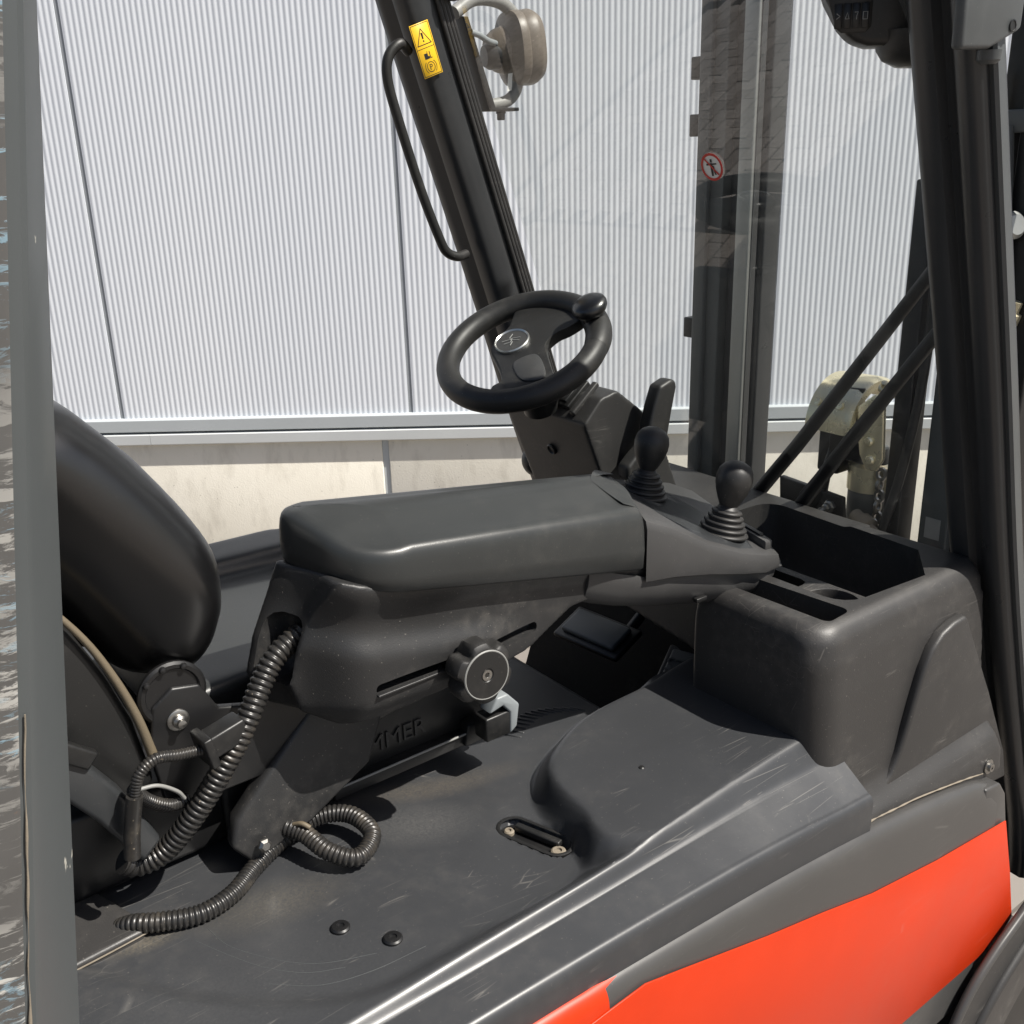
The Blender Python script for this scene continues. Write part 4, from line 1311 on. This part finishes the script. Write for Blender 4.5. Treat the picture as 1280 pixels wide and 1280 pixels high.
# corner plate at the head of the right post
cp = prism('corner_plate', [(1.10,.640,1.98),(1.085,.640,1.85),(1.088,.640,1.777),(1.145,.640,1.779),(1.205,.640,1.800),(1.212,.640,1.98)], (0,.014,0), 'post_paint', FK, .005)
lathe('plate_hole', (1.184,.6395,1.803), (0,-1,0), [(.0001,0),(.0065,0),(.0068,.0010),(.0055,.0012),(.005,.0004),(.0001,.0003)], 'ink_black', cp, 20)
lathe('plate_nut', (1.165,.652,1.775), (0,0,-1), [(.0001,-.004),(.014,-.004),(.013,.006),(.008,.010),(.0001,.010)], 'post_paint', FK, 16, 30)

# ------------------------------------------------------------------ mast
mast = empty('x', (0,0,0)); bpy.data.objects.remove(mast)
def channel(nm, y0, y1, x0, x1, mat, par, z0=.2, z1=2.7, bev=.004):
    return box(nm, (x0,y0,z0), (x1,y1,z1), mat, par, bev)
ml = channel('mast_upright', 1.498, 1.552, 1.70, 1.78, 'mast_paint', FK)
ml['label'] = 'left steel mast upright seen through the windscreen'
channel('inner_channel', 1.450, 1.494, 1.72, 1.78, 'pillar_paint', ml)
channel('running_flange', 1.415, 1.452, 1.690, 1.705, 'mast_bare', ml)
channel('inner_rail', 1.392, 1.412, 1.71, 1.76, 'pillar_paint', ml)
channel('edge_flange', 1.530, 1.560, 1.685, 1.70, 'mast_paint', ml)
for z in (1.83, 1.72, 1.30):
    box('hose_clip', (1.69,1.556,z-.022), (1.72,1.588,z+.022), 'black_metal', ml, .003)
mr = channel('mast_upright', .82, .885, 1.70, 1.86, 'black_metal', FK)
mr['label'] = 'right mast upright beyond the front post'
channel('inner_channel', .89, .93, 1.72, 1.84, 'black_metal', mr)
box('cross_member', (1.69,.70,1.690), (1.72,.93,1.725), 'mast_paint', mr, .003)
lathe('grease_nipple', (1.70,.925,1.725), (0,0,1), [(.0001,0),(.008,0),(.008,.02),(.005,.022),(.005,.045),(.007,.05),(.004,.058),(.0001,.06)], 'gold_zinc', mr, 16)
tube('hydraulic_pipe', [(1.69,.905,1.70),(1.69,.893,1.60),(1.69,.880,1.45),(1.69,.875,1.2)], .014, 'mast_paint', mr, 12, 6)
lathe('roller_pin', (1.68,.885,1.545), (-.3,-.9,.2), [(.0001,0),(.020,0),(.022,.004),(.022,.03),(.016,.036),(.0001,.036)], 'mast_bare', mr, 24)
lathe('brass_fitting', (1.69,.855,1.40), (0,-.3,1), [(.0001,-.03),(.010,-.03),(.010,-.01),(.016,-.008),(.016,.01),(.010,.012),(.010,.03),(.0001,.03)], 'gold_zinc', mr, 6, 20)
# lift cylinder with gold head
cy = lathe('lift_cylinder', (1.72,1.105,.30), (0,0,1), [(.001,0),(.032,0),(.032,.62),(.040,.63),(.040,.735),(.034,.74),(.034,.80),(.030,.82),(.001,.82)], 'mast_paint', FK, 36, 30)
cy['label'] = 'lift cylinder with gold zinc chain guard'
lathe('cylinder_collar', (1.72,1.105,1.035), (0,0,1), [(.034,0),(.043,0),(.043,.05),(.036,.056),(.034,.05)], 'gold_zinc', cy, 36, 30)
lathe('cylinder_rod', (1.72,1.118,1.06), (0,0,1), [(.001,0),(.020,0),(.020,.12),(.001,.12)], 'gold_zinc', cy, 24, 30)
# arched guard over the chain wheel
bm = bmesh.new(); loops = []
for k in range(19):
    a = PI*1.0-(PI*.85)*k/18
    ca, sa = math.cos(a), math.sin(a)
    def gp(r_, y_): return V((1.715+r_*ca, y_, 1.160+r_*1.02*sa))
    loops.append([gp(.094,1.195), gp(.096,1.110), gp(.090,1.098), gp(.078,1.096), gp(.078,1.101), gp(.089,1.112), gp(.090,1.190)])
add_loft(bm, loops)
from_bm('chain_guard', bm, 'gold_zinc', cy, 40)
def xpl(nm, x, pts, th, mat, par, bev=.003): return prism(nm, [(x,a,b) for a, b in pts], (th,0,0), mat, par, bev)
sp_ = xpl('guard_side_plate', 1.640, [(1.095,1.215),(1.060,1.245),(1.040,1.225),(1.032,1.125),(1.045,1.098),(1.066,1.098),(1.082,1.125),(1.092,1.175)], .012, 'gold_zinc', cy, .004)
for q in ((1.062,1.155),(1.056,1.120)):
    lathe('plate_bolt', (1.640,q[0],q[1]), (-1,0,0), [(.0001,0),(.0095,0),(.0095,.004),(.007,.008),(.0001,.009)], 'gold_zinc', cy, 16, 30)
xpl('guard_back_plate', 1.662, [(1.165,1.240),(1.10,1.245),(1.092,1.10),(1.165,1.10)], .01, 'black_metal', cy, .002)
xpl('black_housing', 1.675, [(1.200,1.185),(1.150,1.185),(1.150,1.06),(1.200,1.06)], .06, 'black_plastic', cy, .006)
for k in range(9):
    z = 1.085-.022*k
    o = lathe('chain_link', (1.675,1.052+.002*(k%2),z), (0,1,0) if k % 2 else (1,0,0), [(.006,-.003),(.011,-.003),(.011,.003),(.006,.003)], 'steel', cy, 14, 30, (1, 1.25))
br_ = xpl('cylinder_bracket', 1.640, [(1.262,1.040),(1.110,1.030),(1.104,.975),(1.256,.965)], .014, 'black_metal', cy, .003)
lathe('bracket_stud', (1.640,1.135,1.008), (-1,0,-.05), [(.0001,0),(.013,0),(.013,.006),(.009,.008),(.009,.016),(.005,.018),(.005,.036),(.0001,.037)], 'steel', cy, 6, 20)
lathe('cross_pin', (1.650,1.085,1.000), (-.3,-1,-.3), [(.0001,0),(.014,0),(.014,.02),(.019,.022),(.019,.045),(.010,.047),(.010,.07),(.0001,.07)], 'beige_dirt', cy, 20, 30)
for (y0, y1, x) in ((1.018,1.055,1.66),):
    b = channel('mast_side_bar', y0-.02, y1-.022, x, x+.05, 'black_metal', FK, .5, 1.62)
b['label'] = 'black vertical bar right of the gold chain guard'
box('mast_plate', (1.68,.912,.70), (1.70,.968,1.30), 'mast_paint', mr, .003)
prism('plate_label', [(1.6795,.925,.985),(1.6795,.955,.985),(1.6795,.955,1.025),(1.6795,.925,1.025)], (-.0008,0,0), 'print_grey', mr)
tube('mast_hose', [(1.66,1.02,.95),(1.66,.99,.935),(1.66,.965,.93)], .012, 'rubber', mr, 12, 6)
for (pts, r_, mt) in (([(1.66,1.175,.70),(1.655,1.17,.95),(1.66,1.165,1.06),(1.675,1.16,1.12)],.010,'rubber'),([(1.67,1.06,.72),(1.645,1.045,.88),(1.65,1.02,1.0),(1.66,1.0,1.12),(1.67,.985,1.3),(1.67,.98,1.6)],.009,'rubber'),([(1.68,.965,.86),(1.672,.95,.90),(1.672,.935,.97)],.008,'sticker_red')):
    tube('hydraulic_hose', pts, r_, mt, cy, 10, 8)
for (q, z) in ((1.125,1.232),(1.175,1.232),(1.150,1.205)):
    lathe('guard_bolt', (1.632,q,z-.02), (-1,0,.45), [(.0001,0),(.0075,0),(.0075,.005),(.0001,.006)], 'gold_zinc', cy, 6, 20)
lathe('bleed_screw', (1.69,1.075,1.242), (-.4,-.3,.8), [(.0001,0),(.010,0),(.010,.008),(.006,.009),(.006,.020),(.0001,.021)], 'gold_zinc', cy, 12, 30)
lathe('valve_block', (1.66,1.125,.955), (-1,-.2,0), [(.0001,0),(.026,0),(.026,.02),(.018,.024),(.018,.045),(.011,.048),(.0001,.048)], 'mast_paint', cy, 6, 25)
# wiper arms
def wiper(pts, nm):
    bm = bmesh.new()
    P = [V(p) for p in pts]
    add_tube(bm, P, lambda s, l: .0135-.003*s, 8)
    return from_bm(nm, bm, 'black_metal', FK, 50)
wa1 = wiper([(1.42,1.142,1.080),(1.42,1.06,1.19),(1.42,.843,1.502),(1.42,.80,1.565)], 'wiper_arm')
wa1['label'] = 'long black wiper arm, the upper of the pair'
wa2 = wiper([(1.42,1.050,1.075),(1.42,.96,1.215),(1.42,.825,1.412),(1.42,.79,1.465)], 'wiper_arm')
wa2['label'] = 'black wiper arm, the lower of the pair'
for o_, c in ((wa1,(1.42,1.105,1.13)),(wa2,(1.42,1.02,1.125))):
    obox('arm_clip', c, (V((0,-.58,.81)), V((0,.81,.58)), V((1,0,0))), (.055,.022,.012), 'black_metal', o_, .003)
# prohibition sticker on the glass
sz = 1.655; sx = px_(sz, TAB)+.0835
gN = V((-.95,0,-.313)).normalized()
st_c = V((sx,1.118,sz))
SU = V((0,-1,0)); SV = V((-.33,0,.95)).normalized()
def disc(nm, r0, r1, off, mat, n=36):
    bm = bmesh.new()
    a = [bm.verts.new(st_c+gN*off+SU*r1*math.cos(2*PI*k/n)+SV*r1*math.sin(2*PI*k/n)) for k in range(n)]
    if r0 == 0: bm.faces.new(a)
    else:
        b = [bm.verts.new(st_c+gN*off+SU*r0*math.cos(2*PI*k/n)+SV*r0*math.sin(2*PI*k/n)) for k in range(n)]
        for k in range(n): bm.faces.new((a[k], a[(k+1)%n], b[(k+1)%n], b[k]))
    return from_bm(nm, bm, mat, glass)
disc('prohibition_sticker', 0, .0215, .0010, 'sticker_white')
disc('sticker_ring', .0175, .0215, .0016, 'sticker_red')
def sq(pts, mat, off):
    bm = bmesh.new(); bm.faces.new([bm.verts.new(st_c+gN*off+SU*a+SV*b) for a, b in pts]); from_bm('sticker_print', bm, mat, glass)
sq([(-.013,.011),(-.011,.013),(.013,-.011),(.011,-.013)], 'sticker_red', .0019)
sq([(-.003,-.014),(.001,-.014),(.002,.006),(-.003,.006)], 'ink_black', .0016)
sq([(-.010,.002),(.010,.004),(.010,.006),(-.010,.005)], 'ink_black', .0017)
sq([(.004,-.012),(.007,-.012),(.004,.002),(.001,.002)], 'ink_black', .0018)
sq([(-.002,.007),(.002,.007),(.002,.012),(-.002,.012)], 'ink_black', .0016)

# ------------------------------------------------------------------ running gear below the view
box('front_chassis', (.891,.70,GZ+.12), (1.50,1.74,.49), 'black_metal', FK, .01)
box('side_sill', (.90,.70,.4905), (1.48,.90,.76), 'black_metal', FK, .005)
box('chassis', (-.25,.70,GZ+.12), (.89,1.74,.80), 'black_metal', FK, .01)
for (x, y0, r, w_) in ((1.62,.66,.33,.20),(1.62,1.60,.33,.20),(.02,.72,.27,.17),(.02,1.56,.27,.17)):
    ty = lathe('wheel', (x, y0, GZ+r), (0,1,0), [(.12,0),(r*.62,0),(r*.70,-.004),(r*.93,.006),(r,.03),(r,w_-.03),(r*.93,w_-.006),(r*.70,w_),(.12,w_)], 'rubber', FK, 48, 35)
    lathe('rim', (x, y0+.012, GZ+r), (0,1,0), [(.001,.03),(.05,.025),(.06,.0),(r*.6,.0),(r*.6,w_-.03),(.001,w_-.03)], 'panel_paint', ty, 32, 35)
